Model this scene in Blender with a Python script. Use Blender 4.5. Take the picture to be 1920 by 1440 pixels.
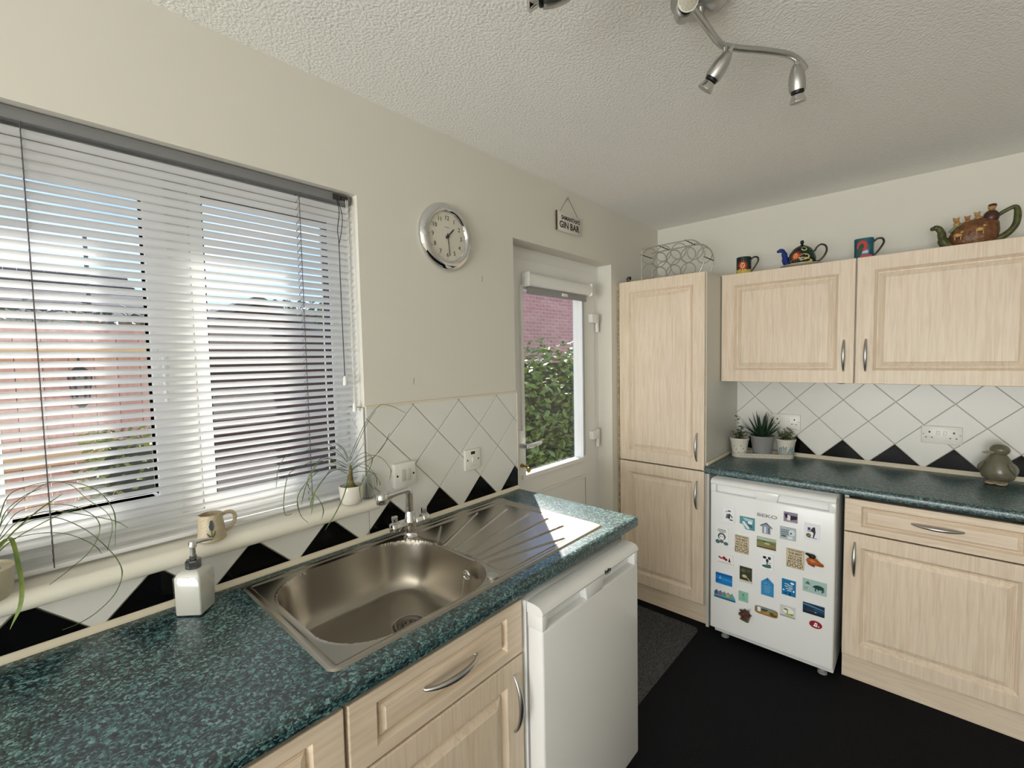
import bpy, bmesh, math, random
from mathutils import Vector, Matrix
from math import sin, cos, pi, radians, sqrt

for o in list(bpy.data.objects): bpy.data.objects.remove(o)
SC = bpy.context.scene
COL = SC.collection
random.seed(7)

# ---------------------------------------------------------------- camera, world, sun, area light, exposure
cam = bpy.data.cameras.new('camera')
cam_o = bpy.data.objects.new('camera', cam); COL.objects.link(cam_o)
cam.sensor_width = 36; cam.sensor_fit = 'HORIZONTAL'; cam.lens = 848.27 / 1920 * 36
cam.clip_start = .02; cam.clip_end = 300
FW = Vector((0.73807684, 0.67236634, -0.05626784)); RT = Vector((0.67249862, -0.73984443, -0.01938646)); UP = Vector((0.05466425, 0.02353135, 0.99822748))
m = Matrix((RT, UP, -FW)).transposed().to_4x4(); m.translation = (0.1859, -1.398, 1.5167)
cam_o.matrix_world = m
SC.camera = cam_o

SC.view_settings.view_transform = 'Standard'
SC.view_settings.look = 'None'
SC.view_settings.gamma = 1
SC.view_settings.use_curve_mapping = False
SC.view_settings.exposure = 0.0

w = bpy.data.worlds.new('sky'); SC.world = w; w.use_nodes = True
nt = w.node_tree; nt.nodes.clear()
wo = nt.nodes.new('ShaderNodeOutputWorld'); bg = nt.nodes.new('ShaderNodeBackground')
tc = nt.nodes.new('ShaderNodeTexCoord'); sp = nt.nodes.new('ShaderNodeSeparateXYZ'); cr = nt.nodes.new('ShaderNodeValToRGB')
nt.links.new(tc.outputs['Generated'], sp.inputs[0]); nt.links.new(sp.outputs['Z'], cr.inputs[0])
e = cr.color_ramp.elements
e[0].position = 0.0; e[0].color = (.55, .72, .92, 1)
e[1].position = .75; e[1].color = (.22, .42, .80, 1)
k = e.new(.3); k.color = (.32, .54, .86, 1)
nz = nt.nodes.new('ShaderNodeTexNoise'); nz.inputs['Scale'].default_value = 2.2; nz.inputs['Detail'].default_value = 6
mp = nt.nodes.new('ShaderNodeMapping'); mp.inputs['Scale'].default_value = (1, 1, 4)
nt.links.new(tc.outputs['Generated'], mp.inputs[0]); nt.links.new(mp.outputs[0], nz.inputs['Vector'])
c2 = nt.nodes.new('ShaderNodeValToRGB'); c2.color_ramp.elements[0].position = .5; c2.color_ramp.elements[1].position = .75
nt.links.new(nz.outputs['Fac'], c2.inputs[0])
mx = nt.nodes.new('ShaderNodeMix'); mx.data_type = 'RGBA'
nt.links.new(c2.outputs[0], mx.inputs[0]); nt.links.new(cr.outputs[0], mx.inputs[6]); mx.inputs[7].default_value = (.95, .97, 1, 1)
nt.links.new(mx.outputs[2], bg.inputs[0]); bg.inputs[1].default_value = 1.6
nt.links.new(bg.outputs[0], wo.inputs[0])

SUN_AZ = Vector((-.676, -.737)); SUN_EL = radians(42)
sd = Vector((SUN_AZ.x * cos(SUN_EL), SUN_AZ.y * cos(SUN_EL), -sin(SUN_EL)))
sun = bpy.data.lights.new('sun', 'SUN'); sun.energy = 12.0; sun.angle = radians(.6); sun.color = (1, .95, .86)
sun_o = bpy.data.objects.new('sun', sun); COL.objects.link(sun_o)
sun_o.rotation_euler = sd.to_track_quat('-Z', 'Y').to_euler(); sun_o.location = (6, 6, 8)

# added area light behind the camera, unseen, to brighten the whole room
al = bpy.data.lights.new('added_fill_light', 'AREA'); al.shape = 'RECTANGLE'; al.size = 2.4; al.size_y = 2.0; al.energy = 225; al.color = (1, .985, .95)
al_o = bpy.data.objects.new('added_fill_light', al); COL.objects.link(al_o)
al_o.location = (-3.95, -1.5, 1.05); al_o.rotation_euler = Vector((1, .0, 1.3)).to_track_quat('-Z', 'Y').to_euler()

# ---------------------------------------------------------------- helpers
def lin(c):
    return tuple((v / 255 / 12.92) if v / 255 <= .04045 else ((v / 255 + .055) / 1.055) ** 2.4 for v in c)
_M = {}
def M(name, rgb=None, rough=.5, metal=0., bump=None, var=None, spec=.5, coat=0., trans=0., ior=1.45, sub=None):
    """procedural principled material; rgb in sRGB 0-255; var=(scale, other rgb[, stretch]); bump=(scale, strength)"""
    if name in _M: return _M[name]
    mt = bpy.data.materials.new(name); mt.use_nodes = True
    n = mt.node_tree; p = n.nodes['Principled BSDF']
    p.inputs['Base Color'].default_value = (*lin(rgb), 1)
    p.inputs['Roughness'].default_value = rough; p.inputs['Metallic'].default_value = metal
    p.inputs['Specular IOR Level'].default_value = spec
    p.inputs['Coat Weight'].default_value = coat; p.inputs['Coat Roughness'].default_value = .08
    p.inputs['Transmission Weight'].default_value = trans; p.inputs['IOR'].default_value = ior
    t = n.nodes.new('ShaderNodeTexCoord')
    if var:
        z = n.nodes.new('ShaderNodeTexNoise'); z.inputs['Scale'].default_value = var[0]; z.inputs['Detail'].default_value = 5
        src = t.outputs['Object']
        if len(var) > 2:
            mm = n.nodes.new('ShaderNodeMapping'); mm.inputs['Scale'].default_value = var[2]
            n.links.new(src, mm.inputs[0]); src = mm.outputs[0]
        n.links.new(src, z.inputs['Vector'])
        r = n.nodes.new('ShaderNodeValToRGB')
        r.color_ramp.elements[0].position = .35; r.color_ramp.elements[0].color = (*lin(rgb), 1)
        r.color_ramp.elements[1].position = .68; r.color_ramp.elements[1].color = (*lin(var[1]), 1)
        n.links.new(z.outputs['Fac'], r.inputs[0]); n.links.new(r.outputs[0], p.inputs['Base Color'])
    if bump:
        z = n.nodes.new('ShaderNodeTexNoise'); z.inputs['Scale'].default_value = bump[0]; z.inputs['Detail'].default_value = 4
        n.links.new(t.outputs['Object'], z.inputs['Vector'])
        b = n.nodes.new('ShaderNodeBump'); b.inputs['Strength'].default_value = bump[1]; b.inputs['Distance'].default_value = .004
        n.links.new(z.outputs['Fac'], b.inputs['Height']); n.links.new(b.outputs[0], p.inputs['Normal'])
    _M[name] = mt
    return mt
def C(rgb, rough=.5, **k):
    return M('paint_%d_%d_%d_%d' % (*rgb, int(rough * 100)), rgb, rough, **k)

def glass_mat(name, tint=(1, 1, 1), refl=1.0):
    if name in _M: return _M[name]
    mt = bpy.data.materials.new(name); mt.use_nodes = True
    n = mt.node_tree; n.nodes.clear()
    o = n.nodes.new('ShaderNodeOutputMaterial'); t = n.nodes.new('ShaderNodeBsdfTransparent'); g = n.nodes.new('ShaderNodeBsdfGlossy')
    x = n.nodes.new('ShaderNodeMixShader'); f0 = n.nodes.new('ShaderNodeLayerWeight'); f1 = n.nodes.new('ShaderNodeMath'); f1.operation = 'POWER'; f1.inputs[1].default_value = 5; f = n.nodes.new('ShaderNodeMath'); f.operation = 'MULTIPLY_ADD'; f.inputs[1].default_value = .7; f.inputs[2].default_value = .04
    n.links.new(f0.outputs['Facing'], f1.inputs[0]); n.links.new(f1.outputs[0], f.inputs[0])
    t.inputs[0].default_value = (*tint, 1); g.inputs['Roughness'].default_value = .02; g.inputs[0].default_value = (refl, refl, refl, 1)
    n.links.new(f.outputs[0], x.inputs[0]); n.links.new(t.outputs[0], x.inputs[1]); n.links.new(g.outputs[0], x.inputs[2]); n.links.new(x.outputs[0], o.inputs[0])
    _M[name] = mt
    return mt

def wood_mat(name, axis):
    """pale maple laminate, grain along z (axis 2) or x (axis 0) of the object"""
    mt = bpy.data.materials.new(name); mt.use_nodes = True; n = mt.node_tree; p = n.nodes['Principled BSDF']
    p.inputs['Roughness'].default_value = .42
    t = n.nodes.new('ShaderNodeTexCoord'); mm = n.nodes.new('ShaderNodeMapping')
    s = [95, 95, 95]; s[axis] = 5; mm.inputs['Scale'].default_value = s
    n.links.new(t.outputs['Object'], mm.inputs[0])
    a = n.nodes.new('ShaderNodeTexNoise'); a.inputs['Scale'].default_value = 1; a.inputs['Detail'].default_value = 6; a.inputs['Distortion'].default_value = .8
    n.links.new(mm.outputs[0], a.inputs['Vector'])
    r = n.nodes.new('ShaderNodeValToRGB'); el = r.color_ramp.elements
    el[0].position = .28; el[0].color = (*lin((222, 201, 175)), 1); el[1].position = .62; el[1].color = (*lin((238, 221, 199)), 1)
    n.links.new(a.outputs['Fac'], r.inputs[0])
    b = n.nodes.new('ShaderNodeTexNoise'); b.inputs['Scale'].default_value = 3; b.inputs['Detail'].default_value = 3
    n.links.new(t.outputs['Object'], b.inputs['Vector'])
    x = n.nodes.new('ShaderNodeMix'); x.data_type = 'RGBA'; x.blend_type = 'MULTIPLY'; x.inputs[0].default_value = .12
    n.links.new(r.outputs[0], x.inputs[6]); n.links.new(b.outputs['Fac'], x.inputs[7])
    n.links.new(x.outputs[2], p.inputs['Base Color'])
    bp = n.nodes.new('ShaderNodeBump'); bp.inputs['Strength'].default_value = .08; bp.inputs['Distance'].default_value = .002
    n.links.new(a.outputs['Fac'], bp.inputs['Height']); n.links.new(bp.outputs[0], p.inputs['Normal'])
    return mt
WOOD = wood_mat('maple_upright', 2); WOODX = wood_mat('maple_along', 0)

def worktop_mat():
    mt = bpy.data.materials.new('speckled_teal_laminate'); mt.use_nodes = True; n = mt.node_tree; p = n.nodes['Principled BSDF']
    p.inputs['Roughness'].default_value = .32; p.inputs['Specular IOR Level'].default_value = 1.0
    t = n.nodes.new('ShaderNodeTexCoord'); mm = n.nodes.new('ShaderNodeMapping'); mm.inputs['Scale'].default_value = (1, 1, 1.6)
    mm.inputs['Rotation'].default_value = (.2, .1, .5); n.links.new(t.outputs['Object'], mm.inputs[0])
    nz = n.nodes.new('ShaderNodeTexNoise'); nz.inputs['Scale'].default_value = 110; nz.inputs['Detail'].default_value = 3
    n.links.new(mm.outputs[0], nz.inputs['Vector'])
    ad = n.nodes.new('ShaderNodeMix'); ad.data_type = 'RGBA'; ad.blend_type = 'ADD'; ad.inputs[0].default_value = .012
    n.links.new(mm.outputs[0], ad.inputs[6]); n.links.new(nz.outputs['Color'], ad.inputs[7])
    v = n.nodes.new('ShaderNodeTexVoronoi'); v.inputs['Scale'].default_value = 230; v.inputs['Randomness'].default_value = 1
    n.links.new(ad.outputs[2], v.inputs['Vector'])
    sx = n.nodes.new('ShaderNodeSeparateColor'); n.links.new(v.outputs['Color'], sx.inputs[0])
    big = n.nodes.new('ShaderNodeTexNoise'); big.inputs['Scale'].default_value = 70; big.inputs['Detail'].default_value = 4; n.links.new(t.outputs['Object'], big.inputs['Vector'])
    a = n.nodes.new('ShaderNodeMath'); a.operation = 'MULTIPLY_ADD'; a.inputs[1].default_value = .55; n.links.new(sx.outputs[0], a.inputs[0])
    bb = n.nodes.new('ShaderNodeMath'); bb.operation = 'MULTIPLY'; bb.inputs[1].default_value = .5; n.links.new(big.outputs['Fac'], bb.inputs[0]); n.links.new(bb.outputs[0], a.inputs[2])
    r = n.nodes.new('ShaderNodeValToRGB'); el = r.color_ramp.elements
    el[0].position = .32; el[0].color = (*lin((10, 20, 26)), 1); el[1].position = .86; el[1].color = (*lin((130, 166, 166)), 1)
    k1 = el.new(.5); k1.color = (*lin((28, 54, 60)), 1); k2 = el.new(.66); k2.color = (*lin((62, 106, 108)), 1)
    n.links.new(a.outputs[0], r.inputs[0]); n.links.new(r.outputs[0], p.inputs['Base Color'])
    bp = n.nodes.new('ShaderNodeBump'); bp.inputs['Strength'].default_value = .12; bp.inputs['Distance'].default_value = .001
    n.links.new(nz.outputs['Fac'], bp.inputs['Height']); n.links.new(bp.outputs[0], p.inputs['Normal'])
    return mt
WORKTOP = worktop_mat()

class MB:
    def __init__(s): s.v = []; s.f = []; s.mi = []; s.cur = 0
    def add(s, vs, fs):
        b = len(s.v); s.v += [tuple(q) for q in vs]
        for f in fs: s.f.append([b + i for i in f]); s.mi.append(s.cur)
        return s
    def box(s, x0, x1, y0, y1, z0, z1):
        return s.add([(x0, y0, z0), (x1, y0, z0), (x1, y1, z0), (x0, y1, z0), (x0, y0, z1), (x1, y0, z1), (x1, y1, z1), (x0, y1, z1)],
                     [(0, 3, 2, 1), (4, 5, 6, 7), (0, 1, 5, 4), (1, 2, 6, 5), (2, 3, 7, 6), (3, 0, 4, 7)])
    def loft(s, rings, cap0=True, cap1=True, closed=True):
        b = len(s.v); n = len(rings[0])
        for r in rings: s.v += [tuple(q) for q in r]
        for i in range(len(rings) - 1):
            for j in range(n if closed else n - 1):
                k = (j + 1) % n
                s.f.append([b + i * n + j, b + i * n + k, b + (i + 1) * n + k, b + (i + 1) * n + j]); s.mi.append(s.cur)
        if cap0: s.f.append([b + j for j in range(n)][::-1]); s.mi.append(s.cur)
        if cap1: s.f.append([b + (len(rings) - 1) * n + j for j in range(n)]); s.mi.append(s.cur)
        return s
    def lathe(s, prof, n=32, c=(0, 0, 0), axis='z', cap0=True, cap1=True, a0=0):
        rings = []
        for r, h in prof:
            ring = []
            for j in range(n):
                a = a0 + 2 * pi * j / n
                u, v = r * cos(a), r * sin(a)
                q = (u, v, h) if axis == 'z' else ((h, u, v) if axis == 'x' else (v, h, u))
                ring.append((c[0] + q[0], c[1] + q[1], c[2] + q[2]))
            rings.append(ring)
        return s.loft(rings, cap0, cap1)
    def tube(s, pts, rad, n=8, closed=False, flat=1.0, up=None):
        P = [Vector(q) for q in pts]; N = len(P)
        R = rad if isinstance(rad, (list, tuple)) else [rad] * N
        rings = []; prev = None
        for i in range(N):
            if closed: t = (P[(i + 1) % N] - P[i - 1])
            else: t = P[min(i + 1, N - 1)] - P[max(i - 1, 0)]
            t = t.normalized() if t.length > 1e-9 else Vector((0, 0, 1))
            if prev is None:
                a = Vector(up) if up else (Vector((0, 0, 1)) if abs(t.z) < .9 else Vector((1, 0, 0)))
            else: a = prev
            a = (a - t * a.dot(t)); a = a.normalized() if a.length > 1e-6 else t.orthogonal().normalized()
            prev = a; b = t.cross(a)
            rings.append([tuple(P[i] + a * (R[i] * flat * cos(2 * pi * j / n)) + b * (R[i] * sin(2 * pi * j / n))) for j in range(n)])
        if closed: rings.append(rings[0]); return s.loft(rings, False, False)
        return s.loft(rings)
    def prism(s, poly, d0, d1, plane='xz'):
        """poly in 2-D (counter-clockwise), pushed from d0 to d1 along the third axis"""
        def q(p, d): return (p[0], d, p[1]) if plane == 'xz' else ((p[0], p[1], d) if plane == 'xy' else (d, p[0], p[1]))
        return s.loft([[q(p, d0) for p in poly], [q(p, d1) for p in poly]])
    def face(s, pts): return s.add(pts, [tuple(range(len(pts)))])
    def ball(s, c, r, n=14, m=9):
        rx, ry, rz = r if isinstance(r, (tuple, list)) else (r, r, r)
        rings = []
        for i in range(1, m):
            t = pi * i / m
            rings.append([(c[0] + rx * sin(t) * cos(2 * pi * j / n), c[1] + ry * sin(t) * sin(2 * pi * j / n), c[2] - rz * cos(t)) for j in range(n)])
        return s.loft(rings)
    def mesh(s, name, mats, smooth=None, bevel=0, seg=2):
        me = bpy.data.meshes.new(name); me.from_pydata(s.v, [], s.f)
        mats = mats if isinstance(mats, (list, tuple)) else [mats]
        for x in mats: me.materials.append(x)
        me.polygons.foreach_set('material_index', s.mi)
        bm = bmesh.new(); bm.from_mesh(me)
        bmesh.ops.recalc_face_normals(bm, faces=bm.faces)
        if bevel:
            ed = [e for e in bm.edges if len(e.link_faces) == 2 and e.calc_face_angle(0) > radians(32)]
            bmesh.ops.bevel(bm, geom=ed, offset=bevel, segments=seg, profile=.5, affect='EDGES', clamp_overlap=True)
        bm.to_mesh(me); bm.free()
        if smooth is not None or bevel:
            me.polygons.foreach_set('use_smooth', [True] * len(me.polygons))
            me.set_sharp_from_angle(angle=radians(smooth if smooth else 35))
        me.update()
        return me
    def build(s, name, mats, parent=None, loc=(0, 0, 0), rot=(0, 0, 0), smooth=None, bevel=0, seg=2):
        return link(name, s.mesh(name, mats, smooth, bevel, seg), parent, loc, rot)

def link(name, me, parent=None, loc=(0, 0, 0), rot=(0, 0, 0), scale=None):
    o = bpy.data.objects.new(name, me); COL.objects.link(o)
    o.location = loc; o.rotation_euler = rot
    if scale: o.scale = scale
    if parent: o.parent = parent
    return o
def tag(o, label, cat, group=None, kind=None):
    o['label'] = label; o['category'] = cat
    if group: o['group'] = group
    if kind: o['kind'] = kind
    return o
def struct(o, label=None):
    o['kind'] = 'structure'
    if label: o['label'] = label
    return o
def thing(name, label, cat, loc=(0, 0, 0), rz=0, group=None):
    o = bpy.data.objects.new(name, None); COL.objects.link(o); o.empty_display_size = .05
    o.location = loc; o.rotation_euler = (0, 0, rz)
    return tag(o, label, cat, group)
def text(name, s, size, mat, parent, loc=(0, 0, 0), rot=(pi / 2, 0, 0), ext=.0004, sx=1., bold=0.):
    cu = bpy.data.curves.new('t', 'FONT'); cu.body = s; cu.size = size; cu.extrude = ext; cu.align_x = 'CENTER'; cu.align_y = 'CENTER'; cu.offset = bold
    cu.resolution_u = 3
    o = bpy.data.objects.new('t', cu); COL.objects.link(o)
    me = bpy.data.meshes.new_from_object(o.evaluated_get(bpy.context.evaluated_depsgraph_get()))
    bpy.data.objects.remove(o); bpy.data.curves.remove(cu)
    me.materials.clear(); me.materials.append(mat); me.name = name
    return link(name, me, parent, loc, rot, (sx, 1, 1))
def rrect(x0, x1, y0, y1, r, n=5):
    out = []
    for cx, cy, a in ((x1 - r, y1 - r, 0), (x0 + r, y1 - r, 90), (x0 + r, y0 + r, 180), (x1 - r, y0 + r, 270)):
        for i in range(n + 1):
            t = radians(a + 90 * i / n); out.append((cx + r * cos(t), cy + r * sin(t)))
    return out
def bez(p0, p1, p2, p3, n=12):
    p0, p1, p2, p3 = map(Vector, (p0, p1, p2, p3)); out = []
    for i in range(n + 1):
        t = i / n; out.append(p0 * (1 - t) ** 3 + p1 * 3 * t * (1 - t) ** 2 + p2 * 3 * t * t * (1 - t) + p3 * t ** 3)
    return out
def catmull(pts, n=6):
    P = [Vector(q) for q in pts]; P = [P[0] * 2 - P[1]] + P + [P[-1] * 2 - P[-2]]; out = []
    for i in range(1, len(P) - 2):
        for j in range(n):
            t = j / n
            out.append(.5 * ((2 * P[i]) + (P[i + 1] - P[i - 1]) * t + (2 * P[i - 1] - 5 * P[i] + 4 * P[i + 1] - P[i + 2]) * t * t + (-P[i - 1] + 3 * P[i] - 3 * P[i + 1] + P[i + 2]) * t ** 3))
    out.append(P[-2]); return out
FAR = -pi / 2          # rotation of things that face the room from the far wall: local x runs to the right, local y into the wall

# ---------------------------------------------------------------- shared materials
WALL = M('cream_emulsion', (222, 219, 208), .75, bump=(60, .06))
CEIL = M('stippled_ceiling_paint', (247, 246, 241), .8, bump=(120, 1.))
FLOOR = M('black_carpet', (15, 15, 17), .95, var=(260, (34, 34, 36)), bump=(420, .7), spec=.15)
UPVC = M('white_upvc', (238, 238, 234), .25)
SILLM = M('cream_gloss_sill', (240, 236, 222), .18)
CHROME = M('chrome', (222, 222, 222), .06, 1.)
STEEL = M('brushed_steel', (176, 170, 160), .27, 1., bump=(300, .03))
SATIN = M('satin_nickel', (190, 190, 188), .3, 1.)
GLASS = glass_mat('window_pane_glass')
TILEW = M('white_glazed_tile', (228, 227, 221), .22, bump=(9, .04), spec=.2)
TILEB = M('black_glazed_tile', (5, 5, 6), .1, spec=.2)
GROUT = M('grey_white_grout', (176, 172, 160), .85)
STRIP = M('cream_sealing_strip', (226, 217, 194), .4)
APPL = M('white_enamel', (236, 237, 236), .22)
GREYP = M('grey_plastic', (150, 151, 150), .4)
PLATE = M('white_switch_plastic', (232, 231, 224), .3)
DARK = M('black_plastic', (12, 12, 13), .4)
MELA = M('white_melamine', (214, 212, 203), .4)

# ---------------------------------------------------------------- the room shell
L = 3.263; H = 2.39; XB = -3.6; YR = -3.2
WX0, WX1, WZ0, WZ1 = .06, .977, 1.012, 2.066       # window opening
DX0, DX1, DZ1 = 1.745, 2.622, 2.066                # door opening
T0, T1 = 0., .28
b = MB()
b.box(XB - .15, WX0, T0, T1, 0, H); b.box(WX0, WX1, T0, T1, 0, WZ0); b.box(WX0, WX1, T0, T1, WZ1, H)
b.box(WX1, DX0, T0, T1, 0, H); b.box(DX0, DX1, T0, T1, DZ1, H); b.box(DX1, L + .15, T0, T1, 0, H)
struct(b.build('wall_left', WALL), 'cream painted wall with the window and back door')
struct(MB().box(L, L + .15, YR, 0, 0, H).build('wall_far', WALL), 'cream painted end wall behind the wall cupboards')
struct(MB().box(XB - .15, L + .15, YR - .15, YR, 0, H).build('wall_right', WALL))
b = MB(); b.box(XB - .15, XB, YR, -2.7, 0, H); b.box(XB - .15, XB, -.3, 0, 0, H); b.box(XB - .15, XB, -2.7, -.3, 2.1, H)  # unseen wall, its gap added so the area light shines in
struct(b.build('wall_back', WALL))
struct(MB().box(XB - .15, L + .15, YR - .15, T1, H, H + .1).build('ceiling', CEIL), 'white stippled plaster ceiling')
struct(MB().box(-.7, L + .15, YR - .15, T1, -.1, 0).build('floor', FLOOR), 'black carpeted kitchen floor')
struct(MB().box(XB - .15, -.7, YR - .15, T1, -.1, 0).build('floor', M('pale_bounce_floor', (214, 204, 188), .5, var=(3, (196, 184, 164), (.6, 8, 1)))), 'pale unseen floor added behind the camera as a light bounce')  # pale floor made up here to bounce light on to the ceiling

def frame(b, x0, x1, z0, z1, wl, wr, wb, wt, y0, y1):
    o = lambda y: [(x0, y, z0), (x1, y, z0), (x1, y, z1), (x0, y, z1)]
    i = lambda y: [(x0 + wl, y, z0 + wb), (x1 - wr, y, z0 + wb), (x1 - wr, y, z1 - wt), (x0 + wl, y, z1 - wt)]
    return b.loft([o(y0), i(y0), i(y1), o(y1), o(y0)], False, False)

# made-up doors before the added area light, out of view: two glazed leaves
d2 = struct(thing('added_door', 'white glazed doors made up around the unseen area light', 'door'))
del d2['category']
for y0, y1 in ((-2.7, -1.5), (-1.5, -.3)):
    bb = MB(); o = lambda x, d: [(x, y0 + d, d), (x, y1 - d, d), (x, y1 - d, 2.1 - d), (x, y0 + d, 2.1 - d)]
    bb.loft([o(XB - .1, 0), o(XB - .1, .08), o(XB - .04, .08), o(XB - .04, 0), o(XB - .1, 0)], False, False).build('leaf_frame', UPVC, d2)
    MB().box(XB - .075, XB - .069, y0 + .08, y1 - .08, .08, 2.02).build('pane', GLASS, d2)

# window_1 : two-light white uPVC window
w1 = struct(thing('window_1', 'white upvc kitchen window of two lights', 'window')); del w1['category']
frame(MB(), WX0, WX1, 1.04, WZ1, .05, .05, .07, .05, .10, .17).build('outer_frame', UPVC, w1, bevel=.004)
MB().box(.472, .528, .10, .17, 1.11, 2.016).build('mullion', UPVC, w1, bevel=.004)
sash = frame(MB(), .108, .474, 1.105, 2.012, .05, .048, .065, .06, .085, .15).build('sash', UPVC, w1, bevel=.006)
frame(MB(), .152, .432, 1.164, 1.957, .006, .006, .006, .006, .093, .14).build('gasket', DARK, sash)
frame(MB(), .527, .93, 1.108, 2.018, .032, .012, .03, .03, .095, .15).build('glazing_bead', UPVC, w1, bevel=.004)
frame(MB(), .557, .921, 1.136, 1.99, .005, .005, .005, .005, .10, .14).build('gasket', DARK, w1)
MB().box(.155, .43, .118, .124, 1.166, 1.955).build('pane', GLASS, w1)
MB().box(.559, .919, .118, .124, 1.138, 1.988).build('pane', GLASS, w1)
hd = MB(); hd.box(.44, .462, .078, .086, 1.47, 1.56); hd.tube([(.451, .08, 1.54), (.451, .068, 1.54), (.451, .065, 1.53), (.451, .065, 1.42)], [.007, .007, .0075, .006], 10)
hd.build('window_handle', UPVC, w1, smooth=40)

# window sill with a rounded nose
prof = [(.10, 1.057), (-.022, 1.057)] + [(-.022 + .0225 * -sin(radians(a)), 1.0345 + .0225 * cos(radians(a))) for a in range(15, 180, 15)] + [(-.022, 1.012), (.10, 1.012)]
sl = MB(); sl.loft([[(x, p[0], p[1]) for p in prof] for x in (-.3, 1.003)])
struct(sl.build('trim_1', SILLM, smooth=30), 'cream gloss window sill with rounded nose')

# ---------------------------------------------------------------- venetian blind
vb = thing('venetian_blind', 'white venetian blind with half open slats across the kitchen window', 'blind')
BY = .04; TILT = 0.
SLATM = M('white_aluminium_slat', (236, 237, 238), .35)
hr = MB(); hr.loft([[(x, BY + u, 2.036 + v) for u, v in rrect(-.0175, .0175, 0, .028, .004, 2)] for x in (.066, .962)])
hro = hr.build('head_rail', M('grey_headrail', (128, 129, 130), .35), vb, smooth=40)
cl = MB(); cl.box(.905, .928, BY - .023, BY - .017, 2.04, 2.058); cl.box(.932, .955, BY - .022, BY - .017, 2.043, 2.057)
cl.build('cord_lock', M('dark_cord_lock', (52, 50, 50), .4), hro)
# one slat, crowned cross-section, real thickness
sect = []
for i in range(7):
    u = -.0125 + .025 * i / 6; sect.append((u, .0022 * (1 - (u / .0125) ** 2)))
def rot2(p, a): return (p[0] * cos(a) - p[1] * sin(a), p[0] * sin(a) + p[1] * cos(a))
top = [rot2(p, TILT) for p in sect]; bot = [rot2((p[0], p[1] - .0004), TILT) for p in sect]
ring = top + bot[::-1]
slat_me = MB().loft([[(x, p[0], p[1]) for p in ring] for x in (-.4485, .4485)]).mesh('slat', SLATM, smooth=40)
z = 2.018; SL = []
while z > 1.088:
    link('slat', slat_me, vb, (.5135, BY, z), (radians(-26 - 14 * (2.018 - z) / .93), 0, 0)); SL.append(z); z -= .0215
MB().loft([[(x, BY + u, 1.064 + v) for u, v in rrect(-.0125, .0125, 0, .012, .004, 3)] for x in (.066, .962)]).build('bottom_rail', SLATM, vb, smooth=40)
CORD = M('grey_cord', (92, 86, 88), .8)
for x in (.222, .80):
    c = MB()
    c.tube([(x, BY - .0135, 2.036), (x, BY - .0135, 1.07)], .0011, 6); c.tube([(x, BY + .0135, 2.036), (x, BY + .0135, 1.07)], .0011, 6)
    for zz in SL: c.tube([(x, BY - .0135, zz + .006), (x, BY + .0135, zz - .008)], .0006, 4)
    c.build('ladder_cord', CORD, vb)
c = MB(); c.tube(catmull([(.915, BY - .022, 2.045), (.919, BY - .03, 2.0), (.912, BY - .028, 1.94), (.915, BY - .028, 1.90), (.915, BY - .028, 1.72), (.917, BY - .028, 1.47)], 5), .0014, 6)
c.tube(catmull([(.918, BY - .022, 2.045), (.929, BY - .03, 1.99), (.924, BY - .03, 1.94), (.916, BY - .029, 1.90)], 5), .0012, 6)
pc = c.build('pull_cord', M('dark_cord', (44, 42, 46), .8), vb)
MB().lathe([(.002, 0), (.006, -.006), (.0075, -.03), (.003, -.034)], 10, (.917, BY - .028, 1.47)).build('tassel', UPVC, pc, smooth=40)
c = MB(); c.tube([(.946, BY - .026, 2.045), (.947, BY - .026, 1.38)], .001, 6); c.tube([(.951, BY - .026, 2.045), (.950, BY - .026, 1.38)], .001, 6)
pc = c.build('pull_cord', UPVC, vb)
MB().lathe([(.002, 0), (.006, -.006), (.0075, -.03), (.003, -.034)], 10, (.9485, BY - .026, 1.38)).build('tassel', UPVC, pc, smooth=40)

# ---------------------------------------------------------------- back door
d1 = struct(thing('door_1', 'white upvc back door with tall glass pane', 'door')); del d1['category']
b = MB(); frame(b, DX0, DX1, 0, DZ1, .04, .06, .03, .06, .095, .165)
b.build('door_frame', UPVC, d1, bevel=.004)
b = MB(); frame(b, 1.787, 2.562, .03, 2.006, .10, .135, .89, .14, .085, .145)
slab = b.build('door_leaf', UPVC, d1, bevel=.004)
frame(MB(), 1.875, 2.44, .905, 1.88, .022, .022, .022, .022, .074, .09).build('glazing_bead', UPVC, slab, bevel=.004)
frame(MB(), 1.90, 2.45, .20, .82, .016, .016, .016, .016, .078, .09).build('panel_moulding', UPVC, slab, bevel=.004)
MB().box(2.436, 2.4395, .0765, .086, .24, .80).build('panel_joint', GREYP, slab)
MB().box(1.885, 2.435, .112, .118, .91, 1.875).build('pane', GLASS, d1)
rb = thing('roller_blind', 'rolled up white roller blind in cassette at top of door glass', 'blind')
b = MB(); b.loft([[(x, .055 + .026 * cos(a * pi / 8), 1.905 + .034 * sin(a * pi / 8)) for a in range(16)] for x in (1.905, 2.455)])
b.build('cassette', UPVC, rb, smooth=50)
b = MB(); b.box(2.455, 2.468, .03, .082, 1.868, 1.94); b.box(1.892, 1.905, .03, .082, 1.868, 1.94); b.build('end_cap', UPVC, rb, bevel=.006)
bb = MB().box(1.912, 2.432, .052, .066, 1.836, 1.872).build('bottom_bar', GREYP, rb, bevel=.003)
MB().box(2.19, 2.24, .047, .053, 1.846, 1.862).build('pull_tab', UPVC, bb, bevel=.002)
b = MB(); b.box(2.415, 2.423, .066, .074, .94, 1.85); b.build('side_channel', GREYP, rb)
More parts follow.
